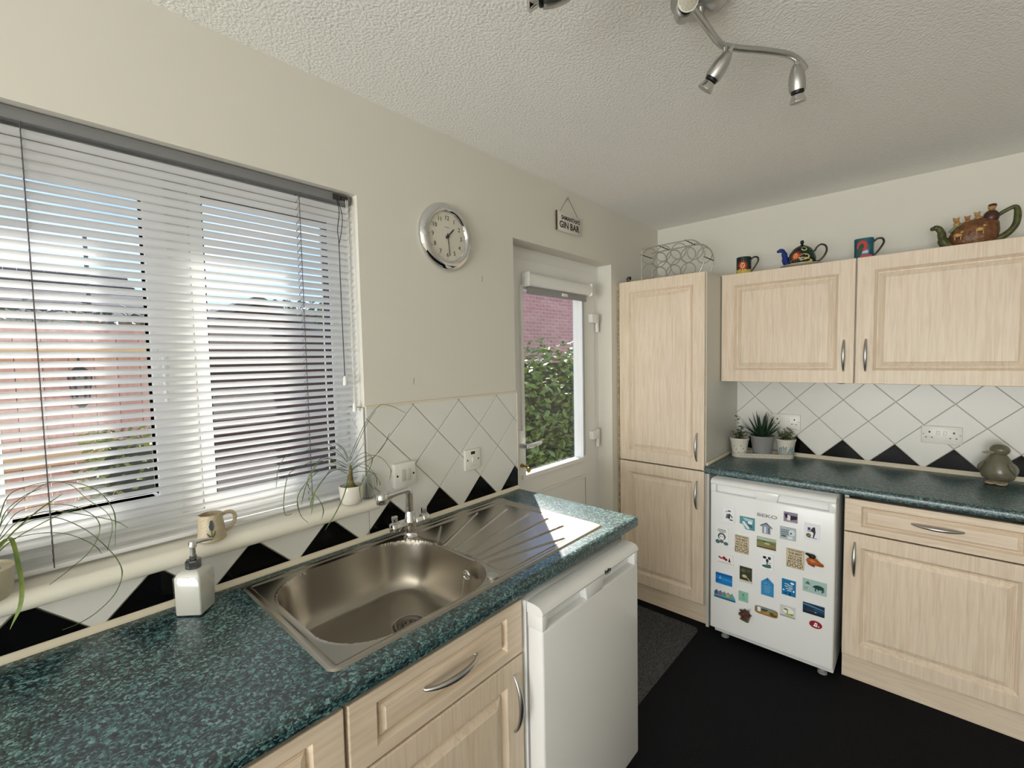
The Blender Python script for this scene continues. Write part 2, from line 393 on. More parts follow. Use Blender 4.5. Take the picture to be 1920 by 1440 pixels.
# lever handle, lock cylinder with key, hinges
b = MB(); b.box(1.835, 1.872, .068, .086, .93, 1.16)
hp = b.build('handle_plate', UPVC, d1, bevel=.006)
b = MB(); b.lathe([(.014, 0), (.014, -.03), (.011, -.045)], 16, (1.853, .068, 1.085), 'y')
b.tube([(1.853, .03, 1.085), (1.88, .026, 1.086), (1.95, .028, 1.09), (1.966, .032, 1.09)], [.011, .011, .0095, .008], 12)
b.build('lever', CHROME, hp, smooth=40)
b = MB(); b.lathe([(.01, 0), (.01, -.012)], 14, (1.853, .068, .985), 'y'); b.box(1.849, 1.857, .028, .056, .981, .990); b.lathe([(.013, -.002), (.013, .002)], 16, (1.853, .02, .97), 'y')
b.build('key', M('brass_key', (176, 150, 90), .3, 1.), hp, smooth=40)
for z in (1.72, 1.02):
    b = MB(); b.box(2.50, 2.575, .058, .088, z, z + .05); b.lathe([(.011, -.055), (.011, .055)], 12, (2.578, .075, z + .0)); b.build('hinge', UPVC, d1, bevel=.003)

# ---------------------------------------------------------------- tiled splashbacks
def clip(poly, x0, x1, z0, z1):
    for ax, lim, sgn in ((0, x0, 1), (0, x1, -1), (1, z0, 1), (1, z1, -1)):
        out = []
        for i in range(len(poly)):
            a, c = poly[i - 1], poly[i]
            da, dc = sgn * (a[ax] - lim), sgn * (c[ax] - lim)
            if (da >= 0) != (dc >= 0):
                t = da / (da - dc); out.append((a[0] + t * (c[0] - a[0]), a[1] + t * (c[1] - a[1])))
            if dc >= 0: out.append(c)
        poly = out
        if len(poly) < 3: return None
    return poly
def area(p): return abs(sum(p[i - 1][0] * p[i][1] - p[i][0] * p[i - 1][1] for i in range(len(p)))) / 2
def tiles(parent, x0, x1, z0, z1, ax, az, T, holes=()):
    """diamond tiles: (ax, az) is the top corner of one black half tile; local x to the right, front towards -y"""
    h = T / 2; g = .0022
    for r in range(-1, 5):
        for k in range(-12, 14):
            cx = ax + k * T + (h if r % 2 == 0 else 0); cz = az + r * h
            black = r == -1
            d = h - g
            p = clip([(cx + d, cz), (cx, cz + d), (cx - d, cz), (cx, cz - d)], x0, x1, z0, z1)
            if not p or area(p) < 3e-4: continue
            for hx0, hx1, hz0, hz1 in holes:
                if max(q[0] for q in p) <= hx1 + 1e-4 and min(q[1] for q in p) >= hz0: p = None; break
                if hx0 < max(q[0] for q in p) and min(q[0] for q in p) < hx1 and max(q[1] for q in p) > hz0:
                    pa = clip(p, x0, x1, z0, hz0) if cx < hx1 else clip(p, hx1, x1, z0, z1)
                    p = pa
                    break
            if not p or area(p) < 3e-4: continue
            c = (sum(q[0] for q in p) / len(p), sum(q[1] for q in p) / len(p))
            ins = [(q[0] + (c[0] - q[0]) * .018, q[1] + (c[1] - q[1]) * .018) for q in p]
            m = MB(); tl = random.uniform(-.0004, .0004)
            m.loft([[(q[0], -.001, q[1]) for q in p], [(q[0], -.0058 + tl, q[1]) for q in p], [(q[0], -.0068 + tl, q[1]) for q in ins]])
            m.build('tile', TILEB if black else TILEW, parent)
s1 = thing('tiled_splashback', 'splashback of white diamond tiles with black points behind the sink', 'splashback')
MB().box(WX1, DX0, -.003, 0, .905, 1.362).build('grout', GROUT, s1)
MB().box(-.62, WX1, -.003, 0, .905, 1.012).build('grout', GROUT, s1)
tiles(s1, WX1, DX0 - .001, .91, 1.358, 1.0595, 1.0205, .2215)
tiles(s1, -.62, WX1 - .002, .91, 1.0115, 1.0595, 1.0205, .2215)
MB().box(WX1, DX0, -.009, 0, 1.358, 1.365).build('edge_trim', STRIP, s1)
MB().box(DX0 - .003, DX0 + .001, -.009, 0, .91, 1.362).build('edge_trim', STRIP, s1)
rv = MB().box(0, .095, -.003, 0, 1.057, 1.362).build('grout', GROUT, s1, (WX1, .097, 0), (0, 0, FAR))
tiles(rv, .002, .095, 1.058, 1.358, .0965, 1.0205, .2215)
s2 = thing('tiled_splashback', 'splashback of white diamond tiles with black points under the wall cupboards', 'splashback', (L, 0, 0), FAR)
MB().box(.527, 1.78, -.003, 0, .905, 1.40).build('grout', GROUT, s2)
tiles(s2, .528, 1.78, .91, 1.40, 1.074, 1.0315, .2215)

# ---------------------------------------------------------------- cupboards
def panel_front(w, h, fx=.062, fz=.062, t=.02):
    """raised-panel front: x 0..w, z 0..h, face at y=0, back at y=t"""
    R = lambda d, y: [(d, y, d), (w - d, y, d), (w - d, y, h - d), (d, y, h - d)]
    P = lambda a, y: [(fx + a, y, fz + a), (w - fx - a, y, fz + a), (w - fx - a, y, h - fz - a), (fx + a, y, h - fz - a)]
    k = 1 if h > .25 else .55
    return MB().loft([R(0, t), R(0, .003), R(.0008, .001), R(.003, 0), P(0, 0), P(.0015 * k, .0006), P(.014 * k, .014), P(.018 * k, .0145), P(.0195 * k, .0105), P(.0235 * k, .0095), P(.025 * k, .008), P(.038 * k, .003), P(.0405 * k, .0012)])
def bow_handle(parent, x, z, length, upright, y=0):
    """bow-shaped satin handle standing off the front (towards -y)"""
    pts = []; rad = []
    for i in range(15):
        t = i / 14; s = (t - .5) * length; d = -.004 - .024 * (1 - (2 * t - 1) ** 2) ** .8
        pts.append((x, y + d, z + s) if upright else (x + s, y + d, z)); rad.append(.0035 + .0035 * sin(pi * t))
    pts = [(pts[0][0], y + .001, pts[0][2])] + pts + [(pts[-1][0], y + .001, pts[-1][2])]; rad = [.004] + rad + [.004]
    b = MB(); b.tube(pts, rad, 10, up=(1, 0, 0) if upright else (0, 0, 1), flat=1.15)
    return b.build('handle', SATIN, parent, smooth=60)
def carcass(parent, w, d, z0, z1, mat, y0=.021, shelf=()):
    b = MB(); t = .016
    b.box(0, t, y0, d, z0, z1); b.box(w - t, w, y0, d, z0, z1); b.box(t, w - t, y0, d, z0, z0 + t); b.box(t, w - t, d - .006, d, z0 + t, z1)
    for s in shelf: b.box(t, w - t, y0, d - .006, s, s + t)
    return b.build('body', mat, parent)

def base_unit(name, label, loc, rz, w, d=.555, hinge='r', z_split=.705, drawer=True, group='base cupboards', top_z=.868):
    u = thing(name, label, 'cupboard', loc, rz, group)
    carcass(u, w, d, .15, top_z, MELA)
    if drawer:
        dr = panel_front(w - .004, .868 - .012 - z_split - .0025, .06, .028).build('drawer', WOODX, u, (.002, 0, z_split + .003))
        bow_handle(dr, w / 2, (.868 - .012 - z_split) / 2 + .006, .155, False)
    top = z_split - .003 if drawer else .862
    do = panel_front(w - .004, top - .128).build('door', WOOD, u, (.002, 0, .128))
    bow_handle(do, .04 if hinge == 'r' else w - .044, top - .128 - .12, .155, True)
    MB().box(0, w, .042, .058, .0, .15).build('plinth', WOODX, u)
    return u

# tall cupboard in the corner
XT = 2.688
tc_ = thing('tall_cupboard', 'tall maple cupboard in the corner beside the back door', 'cupboard', (XT, -.012, 0), FAR)
carcass(tc_, .516, .572, .13, 1.962, MELA, shelf=(.88, 1.42, 1.946))
dw = .510
do = panel_front(dw, 1.962 - .884).build('door', WOOD, tc_, (.002, 0, .884)); bow_handle(do, .472, .125, .155, True)
do = panel_front(dw, .877 - .128).build('door', WOOD, tc_, (.002, 0, .128)); bow_handle(do, .472, .877 - .128 - .135, .155, True)
MB().box(0, .514, .045, .061, 0, .13).build('plinth', WOODX, tc_)
st = MB(); st.box(-.0105, -.001, .002, .012, .1, 1.955); st.build('scribe_strip', M('worn_edge_strip', (206, 190, 160), .7, var=(120, (120, 104, 84))), tc_)

# wall cupboards
def wall_unit(label, y, w, hinge):
    u = thing('wall_cupboard', label, 'cupboard', (2.93, y, 0), FAR, 'wall cupboards')
    b = MB(); t = .016; z0, z1, d = 1.366, 1.964, .328
    b.box(0, t, .021, d, z0, z1); b.box(w - t, w, .021, d, z0, z1); b.box(t, w - t, .021, d, z0, z0 + t); b.box(t, w - t, .021, d, z1 - t, z1); b.box(t, w - t, d - .006, d, z0 + t, z1 - t)
    b.build('body', MELA, u)
    do = panel_front(w - .004, .604, .066, .064).build('door', WOOD, u, (.002, 0, 1.362))
    bow_handle(do, .04 if hinge == 'r' else w - .044, .138, .15, True)
    return u
wu = wall_unit('maple wall cupboard beside the tall cupboard, under the lidded teapot', -.531, .617, 'l')
MB().lathe([(.018, 0), (.018, -.006), (.014, -.009)], 16, (.56, .06, 1.366)).build('cable_cap', DARK, wu, smooth=40)
wall_unit('maple wall cupboard at the right edge, under the ark teapot', -1.149, .64, 'r')

# base cupboards
base_unit('base_cupboard', 'maple base cupboard with drawer right of the fridge full of magnets', (2.69, -1.145, 0), FAR, .615, hinge='r')
base_unit('base_cupboard', 'maple base cupboard with drawer directly under the sink', (.578, -.597, 0), 0, .512, .54, 'l', top_z=.73)
base_unit('base_cupboard', 'maple base cupboard left of the sink unit, cut by the picture bottom', (-.05, -.597, 0), 0, .624, .54, 'l')
tag(MB().box(1.690, 1.708, -.57, -.01, 0, .871).build('end_panel', MELA), 'white end panel carrying the worktop beside the door', 'panel')
tag(MB().box(2.71, 3.25, -.545, -.5295, .0, .871).build('end_panel', MELA), 'white filler panel between tall cupboard and magnet fridge', 'panel')

# ---------------------------------------------------------------- worktops
def nose(front, back, z0=.872, z1=.91, r=.016):
    """profile (u, z) with a rounded front edge; front < back"""
    p = [(back, z0), (back, z1)]
    for i in range(6):
        a = radians(90 + 90 * i / 5); p.append((front + r + r * cos(a), z1 - r + r * sin(a)))
    for i in range(6):
        a = radians(180 + 90 * i / 5); p.append((front + r * .6 + r * .6 * cos(a), z0 + r * .6 + r * .6 * sin(a)))
    return p
b = MB()
pf = nose(-.613, -.001); ps = nose(-.613, -.548)
b.loft([[(x, u, z) for u, z in pf] for x in (-.62, .592)])
E_ = [[(x, u, z) for u, z in pf] for x in (1.568, 1.738)]
E_.append([(1.744, max(u, -.611), z) for u, z in [(u, .8745 + (z - .872) * (.0335 / .038)) for u, z in pf]])
E_.append([(1.747, max(u, -.607), .878 + (z - .872) * (.0265 / .038)) for u, z in pf])
b.loft(E_)
b.loft([[(x, u, z) for u, z in ps] for x in (.592, 1.568)], False, False); b.box(.592, 1.568, -.062, -.001, .872, .91)
tag(b.build('sink_worktop', WORKTOP, smooth=35), 'teal speckled laminate worktop holding the steel sink', 'worktop')
b = MB(); pf = nose(-.588, -.001)
b.loft([[(x, u, z) for u, z in pf] for x in (.5305, 1.78)])
wr = b.build('worktop', WORKTOP, None, (L, 0, 0), (0, 0, FAR), smooth=35)
tag(wr, 'teal speckled laminate worktop above the fridge with magnets', 'worktop')
b = MB(); b.loft([[(x, u, z) for u, z in [(-.0075, .9105), (-.018, .9105), (-.017, .915), (-.0105, .924), (-.0075, .9255)]] for x in (-.62, 1.742)])
struct(b.build('trim_2', STRIP), 'cream sealing strip behind the sink worktop')
b = MB(); b.loft([[(x, u, z) for u, z in [(-.0075, .9105), (-.018, .9105), (-.017, .915), (-.0105, .928), (-.0075, .931)]] for x in (.532, 1.78)])
struct(b.build('trim_3', STRIP, None, (L, 0, 0), (0, 0, FAR)), 'cream sealing strip along the far worktop')
b = MB(); b.box(2.70, 3.245, -.5405, -.532, .9105, .928)
struct(b.build('trim_4', STRIP, bevel=.003), 'cream sealing strip against the tall cupboard side')

# ---------------------------------------------------------------- sink
SX0, SX1, SY0, SY1 = .567, 1.58, -.563, -.047
def sdr(x, y, x0, x1, y0, y1, r):
    cx, cy = (x0 + x1) / 2, (y0 + y1) / 2
    qx, qy = abs(x - cx) - (x1 - x0) / 2 + r, abs(y - cy) - (y1 - y0) / 2 + r
    return sqrt(max(qx, 0) ** 2 + max(qy, 0) ** 2) + min(max(qx, qy), 0) - r
def ss(a, b_, t):
    t = min(1, max(0, (t - a) / (b_ - a))); return t * t * (3 - 2 * t)
RIDGES = [((1.088, -.222), (1.205, -.10)), ((1.098, -.25), (1.39, -.10)), ((1.102, -.30), (1.50, -.16)), ((1.105, -.345), (1.515, -.262)), ((1.105, -.385), (1.515, -.355)), ((1.105, -.415), (1.49, -.444)), ((1.11, -.445), (1.40, -.513))]
DR = (.915, -.315)
def sdb(x, y): return sdr(x, y, .602, 1.086, -.54, -.088, .135)
def sink_z(x, y):
    e = -sdr(x, y, SX0, SX1, SY0, SY1, .022)
    z = .9103 + .0045 * ss(0, .005, e) - .0035 * ss(.013, .022, e)
    s = sdb(x, y)
    dr = sdr(x, y, 1.085, 1.556, -.535, -.075, .045)
    z -= .0045 * ss(0, -.016, dr) * ss(0.0, .03, s)
    if dr < 0:
        for (ax, ay), (bx, by) in RIDGES:
            dx, dy = bx - ax, by - ay; t = min(1, max(0, ((x - ax) * dx + (y - ay) * dy) / (dx * dx + dy * dy)))
            d = sqrt((x - ax - t * dx) ** 2 + (y - ay - t * dy) ** 2)
            z += .0045 * math.exp(-(d / .0034) ** 2)
    if s < .006:
        z += .0012 * ss(.006, .001, s)
        t = min(1, max(0, -s / .062)); z -= .148 * (1 - (1 - t) ** 3.2)
        rd = sqrt((x - DR[0]) ** 2 + (y - DR[1]) ** 2)
        z -= .01 * ss(.22, .04, rd) * t + .006 * ss(.05, .043, rd) * t
    return z
NX, NY = 420, 214
vs = []
for j in range(NY + 1):
    y = SY0 + (SY1 - SY0) * j / NY
    for i in range(NX + 1):
        x = SX0 + (SX1 - SX0) * i / NX
        d = sdr(x, y, SX0, SX1, SY0, SY1, .022)
        px, py = x, y
        if d > 0:     # pull corner vertices onto the rounded corner
            cx = min(max(x, SX0 + .022), SX1 - .022); cy = min(max(y, SY0 + .022), SY1 - .022)
            l = sqrt((x - cx) ** 2 + (y - cy) ** 2); px, py = cx + (x - cx) * .022 / l, cy + (y - cy) * .022 / l
        vs.append((px, py, sink_z(px, py)))
sk = thing('sink', 'stainless steel single bowl sink with ribbed drainer', 'sink')
deck, bowl = [], []
for j in range(NY):
    for i in range(NX):
        a = j * (NX + 1) + i; q = (a, a + 1, a + NX + 2, a + NX + 1)
        cx = sum(vs[k_][0] for k_ in q) / 4; cy = sum(vs[k_][1] for k_ in q) / 4
        (bowl if sdb(cx, cy) < -.001 else deck).append(q)
def sub(faces):
    idx = {}; vv = []; ff = []
    for f in faces:
        g = []
        for k_ in f:
            if k_ not in idx: idx[k_] = len(vv); vv.append(vs[k_])
            g.append(idx[k_])
        ff.append(g)
    mb = MB(); mb.add(vv, ff); return mb
sub(deck).build('drainer_deck', STEEL, sk, smooth=60)
sub(bowl).build('bowl', STEEL, sk, smooth=80)
zb = sink_z(*DR)
b = MB(); b.lathe([(.045, .0065), (.043, .009), (.036, .007), (.032, .003), (.0, .003)], 32, (DR[0], DR[1], zb), cap0=False)
dn = b.build('drain', M('drain_steel', (120, 116, 110), .25, 1.), sk, smooth=40)
b = MB()
for k in range(8): b.lathe([(.0035, .0032), (.0035, .0045)], 8, (DR[0] + .02 * cos(k * pi / 4), DR[1] + .02 * sin(k * pi / 4), zb))
b.build('drain_hole', DARK, dn)
b = MB(); b.lathe([(.017, 0), (.017, .003), (.015, .005), (.0, .0055)], 28, (1.052, -.522, .9112)); b.build('tap_hole_cover', SATIN, sk, smooth=40)
# overflow with ball chain
b = MB(); oc = Vector((1.062, -.40, .872))
b.tube([oc + Vector((-.006 * 0, .013 * cos(t * pi / 8), .013 * sin(t * pi / 8))) for t in range(16)], .003, 8, True)
b.ball(oc + Vector((.002, 0, 0)), (.004, .011, .011))
ov = b.build('overflow', CHROME, sk, smooth=60)
b = MB(); pp = bez(oc + Vector((-.006, 0, -.002)), oc + Vector((-.02, -.004, -.03)), oc + Vector((-.03, -.012, -.05)), oc + Vector((-.035, -.016, -.075)), 22)
for q in pp: b.ball(q, .0017, 6, 4)
b.build('ball_chain', CHROME, ov, smooth=60)

# ---------------------------------------------------------------- mixer tap
tp = thing('mixer_tap', 'chrome mixer tap with two lever handles behind the bowl', 'tap', (1.072, -.104, .9112))
b = MB(); b.lathe([(.027, 0), (.027, .006), (.023, .009), (.020, .014), (.020, .035), (.022, .04), (.022, .062), (.019, .068), (.0165, .085), (.0155, .09)], 28); b.build('body', CHROME, tp, smooth=35)
b = MB(); b.lathe([(.0, -.047), (.016, -.047), (.0175, -.044), (.0175, -.02), (.0135, -.016), (.0135, .016), (.0175, .02), (.0175, .044), (.016, .047), (0, .047)], 8, (0, 0, .05), 'x'); b.build('crossbar', CHROME, tp, smooth=30)
for s in (-1, 1):
    b = MB(); b.lathe([(.0165, 0), (.019, .004), (.019, .022), (.016, .028), (.0, .029)], 8, (s * .047, 0, .05), 'x') if s > 0 else b.lathe([(.0, -.029), (.016, -.028), (.019, -.022), (.019, -.004), (.0165, 0)], 8, (s * .047, 0, .05), 'x')
    b.box(s * .06 - .009, s * .06 + .009, -.006, .006, .066, .088)
    b.build('lever_handle', CHROME, tp, bevel=.002)
pts = [(0, 0, .085), (0, 0, .13), (0, 0, .152)] + [(-.016 + .016 * cos(radians(a)), 0, .152 + .016 * sin(radians(a))) for a in (20, 45, 70, 90)] + [(-.05, -.004, .168), (-.085, -.008, .167)]
b = MB(); b.tube(pts, [.0125] * len(pts), 16, up=(0, 1, 0)); b.build('spout', CHROME, tp, smooth=50)
b = MB(); b.tube([(-.084, -.008, .167), (-.104, -.010, .166)], [.0115, .0145], 16); b.lathe([(.0165, .012), (.0195, .006), (.0195, -.006), (.017, -.018), (.014, -.02), (0, -.018)], 20, (-.113, -.011, .164)); b.ball((-.113, -.011, .176), (.0165, .0165, .006))
b.build('nozzle', CHROME, tp, smooth=40)

# ---------------------------------------------------------------- fridge and freezer
def appliance(name, label, loc, rz, w, h, logo):
    a = thing(name, label, name, loc, rz)
    MB().box(.004, w - .004, .062, .60, .03, h - .012).build('body', APPL, a, bevel=.004)
    MB().box(.0, w, .058, .60, h - .022, h - .001).build('top_board', APPL, a, bevel=.004)
    MB().box(.006, w - .006, .054, .062, .085, h - .03).build('door_seal', GREYP, a)
    zt = h - .067
    dm = MB(); dm.box(0, w, 0, .054, .078, zt)
    d = dm.build('door', APPL, a, bevel=.007, seg=3)
    # recessed finger grips left and right of a flush centre tab, under a rounded hood
    g0, g1 = w * .385, w * .585
    MB().box(.022, w - .022, .026, .05, zt - .002, h - .024).build('grip_recess', APPL, d)
    t = MB(); t.prism([(g0 + .008, zt - .006), (g1 - .012, zt - .006), (g1, h - .026), (g0, h - .026)], .001, .03); t.build('centre_tab', APPL, d, bevel=.002)
    for x in (0, w - .026): MB().box(x, x + .026, .0005, .054, zt - .004, h - .026).build('corner_block', APPL, d, bevel=.004)
    pr = [(.054, h - .03), (.012, h - .03), (.001, h - .027), (-.002, h - .02), (.002, h - .010), (.012, h - .003), (.03, h), (.054, h)]
    hm = MB(); hm.loft([[(x, u, z) for u, z in pr] for x in (0, w)]); hm.build('hood', APPL, d, smooth=40)
    for x in (.05, w - .05):
        for y in (.09, .55): MB().lathe([(.02, 0), (.02, .008), (.012, .012), (.012, .032)], 14, (x, y, 0)).build('foot', GREYP, a, smooth=40)
    return a, d
fr, frd = appliance('fridge', 'white under-counter fridge covered with magnets', (2.597, -.590, 0), FAR, .536, .872, True)
text('logo', 'BEKO', .022, M('silver_logo', (150, 150, 154), .3, .6), frd, (.264, -.0006, .731), ext=.0014, sx=1.6, bold=.0003)
fz, fzd = appliance('freezer', 'white under-counter freezer below the sink drainer', (1.096, -.662, 0), 0, .545, .852, False)
text('logo', 'beko', .019, M('dark_logo', (36, 38, 46), .4), fzd, (.335, -.0022, .832), ext=.0006, bold=.0004)
b = MB(); b.prism([(.325, .822), (.349, .8225), (.349, .8235), (.325, .8235)], -.0026, -.0015); b.build('logo', M('dark_logo', (36, 38, 46)), fzd)

# ---------------------------------------------------------------- things on the sill and the sink worktop
LEAVES_R = [
    ([(0.896,-0.03,1.196),(0.921,-0.037,1.253),(0.959,-0.042,1.321),(1.001,-0.047,1.365),(1.024,-0.052,1.369),(1.058,-0.056,1.357),(1.098,-0.06,1.334)],3.2),
    ([(0.901,-0.03,1.195),(0.931,-0.038,1.258),(0.965,-0.044,1.321),(0.988,-0.05,1.351)],3),
    ([(0.898,-0.03,1.161),(0.92,-0.053,1.185),(0.962,-0.07,1.202),(0.994,-0.086,1.241),(1.006,-0.1,1.279)],4),
    ([(0.902,-0.03,1.173),(0.928,-0.04,1.198),(0.966,-0.047,1.205),(0.998,-0.053,1.194),(1.022,-0.059,1.164),(1.029,-0.065,1.14),(1.016,-0.07,1.104)],3.4),
    ([(0.902,-0.03,1.185),(0.921,-0.041,1.209),(0.947,-0.05,1.218),(0.963,-0.057,1.2),(0.96,-0.064,1.186),(0.943,-0.071,1.161),(0.914,-0.078,1.131),(0.901,-0.084,1.113),(0.904,-0.09,1.067)],3.2),
    ([(0.898,-0.03,1.164),(0.918,-0.043,1.178),(0.95,-0.053,1.16),(0.972,-0.062,1.135),(0.973,-0.07,1.104)],3.4),
    ([(0.897,-0.03,1.151),(0.923,-0.038,1.157),(0.958,-0.044,1.151),(0.986,-0.05,1.136)],3.4),
    ([(0.901,-0.03,1.16),(0.941,-0.04,1.18),(0.97,-0.047,1.152),(0.99,-0.054,1.113),(0.988,-0.06,1.099)],3.4),
    ([(0.891,-0.03,1.194),(0.872,-0.022,1.227),(0.851,-0.016,1.249),(0.829,-0.01,1.264)],3.2),
    ([(0.894,-0.03,1.196),(0.886,-0.021,1.231),(0.864,-0.015,1.256)],3),
    ([(0.896,-0.03,1.205),(0.878,-0.036,1.24),(0.858,-0.04,1.259)],3),
    ([(0.89,-0.03,1.166),(0.841,-0.043,1.192),(0.8,-0.052,1.193),(0.757,-0.06,1.171),(0.722,-0.068,1.14),(0.712,-0.076,1.11),(0.718,-0.083,1.076),(0.734,-0.09,1.053)],3.4),
    ([(0.889,-0.03,1.156),(0.85,-0.049,1.18),(0.812,-0.064,1.177),(0.775,-0.077,1.149),(0.748,-0.089,1.12),(0.738,-0.1,1.094)],4),
    ([(0.893,-0.03,1.165),(0.829,-0.06,1.188),(0.791,-0.082,1.17),(0.752,-0.101,1.139),(0.731,-0.12,1.083)],3.6),
    ([(0.894,-0.03,1.181),(0.843,-0.041,1.213),(0.796,-0.049,1.217),(0.759,-0.057,1.175),(0.741,-0.063,1.146),(0.725,-0.07,1.103)],3.4),
    ([(0.89,-0.03,1.175),(0.83,-0.035,1.206),(0.778,-0.038,1.216),(0.733,-0.041,1.207),(0.704,-0.044,1.193),(0.69,-0.047,1.149),(0.684,-0.05,1.1),(0.688,-0.052,1.08),(0.703,-0.055,1.08)],3.2),
    ([(0.89,-0.03,1.175),(0.821,-0.049,1.221),(0.784,-0.063,1.221),(0.742,-0.076,1.165),(0.768,-0.088,1.115),(0.776,-0.099,1.081),(0.764,-0.11,1.058)],3.2),
    ([(0.886,-0.045,1.156),(0.866,-0.07,1.128),(0.842,-0.088,1.097),(0.805,-0.105,1.057),(0.768,-0.12,1.028)],4),
    ([(0.894,-0.03,1.193),(0.85,-0.028,1.235),(0.791,-0.026,1.253),(0.734,-0.024,1.245),(0.707,-0.023,1.244),(0.684,-0.021,1.208),(0.677,-0.02,1.158)],2.6),
]
LEAVES_L = [
    ([(0.139,-0.03,1.172),(0.15,-0.042,1.219),(0.165,-0.051,1.264),(0.196,-0.059,1.278),(0.229,-0.067,1.28),(0.263,-0.074,1.27),(0.291,-0.081,1.25),(0.309,-0.087,1.22),(0.317,-0.094,1.184),(0.313,-0.1,1.124)],2.6),
    ([(0.139,-0.03,1.165),(0.149,-0.041,1.184),(0.172,-0.049,1.224),(0.205,-0.057,1.233),(0.238,-0.064,1.229),(0.265,-0.07,1.214),(0.288,-0.077,1.188),(0.291,-0.083,1.158),(0.274,-0.089,1.124),(0.241,-0.094,1.097),(0.21,-0.1,1.078)],2.2),
    ([(0.139,-0.03,1.162),(0.148,-0.045,1.176),(0.175,-0.056,1.209),(0.21,-0.066,1.221),(0.241,-0.075,1.214),(0.283,-0.083,1.195),(0.317,-0.092,1.177),(0.336,-0.1,1.159)],2.8),
    ([(0.139,-0.03,1.156),(0.148,-0.044,1.166),(0.181,-0.054,1.2),(0.21,-0.063,1.207),(0.236,-0.072,1.2),(0.272,-0.08,1.166),(0.301,-0.087,1.121),(0.317,-0.095,1.087),(0.321,-0.102,1.056),(0.306,-0.109,1.022),(0.274,-0.116,0.997),(0.245,-0.123,0.989),(0.222,-0.13,0.99)],2.6),
    ([(0.14,-0.03,1.152),(0.152,-0.038,1.167),(0.175,-0.045,1.174),(0.208,-0.05,1.173),(0.24,-0.056,1.163),(0.267,-0.061,1.143),(0.286,-0.065,1.121),(0.293,-0.07,1.105)],2.6),
    ([(0.138,-0.03,1.147),(0.148,-0.063,1.165),(0.17,-0.087,1.199),(0.203,-0.109,1.235),(0.237,-0.13,1.264)],5),
    ([(0.138,-0.03,1.144),(0.16,-0.06,1.17),(0.191,-0.082,1.194),(0.236,-0.101,1.218),(0.279,-0.12,1.229)],4),
    ([(0.141,-0.03,1.159),(0.16,-0.059,1.179),(0.167,-0.08,1.163),(0.17,-0.099,1.134),(0.173,-0.117,1.098),(0.169,-0.134,1.062),(0.154,-0.15,1.031)],7),
    ([(0.139,-0.03,1.159),(0.15,-0.04,1.203),(0.16,-0.047,1.233),(0.184,-0.054,1.257),(0.209,-0.06,1.269)],2.4),
    ([(0.139,-0.03,1.165),(0.152,-0.034,1.207),(0.177,-0.037,1.243),(0.219,-0.039,1.274),(0.253,-0.041,1.264),(0.278,-0.044,1.226),(0.307,-0.046,1.191),(0.316,-0.048,1.156),(0.304,-0.05,1.103)],2.0),
]
def leaf_mesh(pts, wmm, mat):
    P = catmull(pts, 4); n = len(P); b = MB(); r0 = []; W = wmm / 2000.
    rings = []
    for i, p in enumerate(P):
        t = (P[min(i + 1, n - 1)] - P[max(i - 1, 0)]).normalized()
        s = t.cross(Vector((0, 0, 1))); s = s.normalized() if s.length > 1e-4 else Vector((1, 0, 0))
        u = s.cross(t); k = W * max(.12, min(1, 6 * (1 - i / (n - 1)) ** .8)) * (.75 + .25 * min(1, i / 3))
        rings.append([p + s * k + u * k * .35, p + u * .0006, p - s * k + u * k * .35, p - u * .0006 - u * k * .2])
    b.loft(rings); return b.mesh('leaf', mat, smooth=70)
LEAFG = M('long_leaf_green', (58, 82, 44), .45, var=(30, (104, 124, 62)))
LEAFY = M('long_leaf_yellow_green', (128, 140, 62), .45, var=(26, (84, 108, 50)))
STONEW = M('white_glazed_pot', (226, 222, 212), .15)
SOIL = M('dark_soil', (56, 36, 26), .95, var=(90, (28, 18, 14)), bump=(160, .9))
pr_ = thing('potted_ponytail_palm', 'small ponytail palm in white glazed pot at the right end of the sill', 'potted plant', (.902, -.03, 1.057))
b = MB(); b.lathe([(.0, 0), (.026, 0), (.031, .004), (.036, .02), (.0385, .058), (.0375, .0605), (.0355, .059), (.034, .048), (0, .047)], 36); b.build('pot', STONEW, pr_, smooth=40)
b = MB(); b.lathe([(.034, .047), (.02, .053), (0, .056)], 24, cap0=False); b.build('soil', SOIL, pr_, smooth=60)
b = MB(); b.lathe([(.016, .05), (.013, .06), (.008, .07), (.006, .09), (.005, .115), (.002, .125)], 14); b.build('stem', M('palm_stem', (122, 128, 70), .6, var=(60, (96, 60, 34))), pr_, smooth=60)
o0 = Vector((.902, -.03, 1.057))
for pts, wd in LEAVES_R: link('leaf', leaf_mesh([Vector(q) - o0 for q in pts], wd, LEAFG), pr_)
pl_ = thing('potted_spider_plant', 'long-leaved plant in cream pot at the left edge of the sill', 'potted plant', (.113, -.029, 1.057))
b = MB(); b.lathe([(.0, 0), (.042, 0), (.045, .004), (.046, .016), (.049, .02), (.0525, .062), (.0505, .064), (.048, .058), (0, .056)], 40); b.build('pot', M('cream_pot', (214, 204, 178), .5), pl_, smooth=40)
b = MB(); b.lathe([(.0485, .054), (.03, .058), (0, .06)], 24, cap0=False); b.build('soil', M('bark_soil', (96, 74, 52), .95, var=(120, (190, 170, 140)), bump=(120, 1.)), pl_, smooth=60)
b = MB(); b.lathe([(.02, .055), (.016, .075), (.009, .10), (.004, .115)], 12, (.0, 0, 0)); b.build('stem', M('palm_stem', (122, 128, 70)), pl_, smooth=60)
o0 = Vector((.113, -.029, 1.057))
for i, (pts, wd) in enumerate(LEAVES_L): link('leaf', leaf_mesh([Vector((.113, -.03, 1.15)) - o0] + [Vector(q) - o0 for q in pts], wd, LEAFY if i in (5, 6, 7) else LEAFG), pl_)

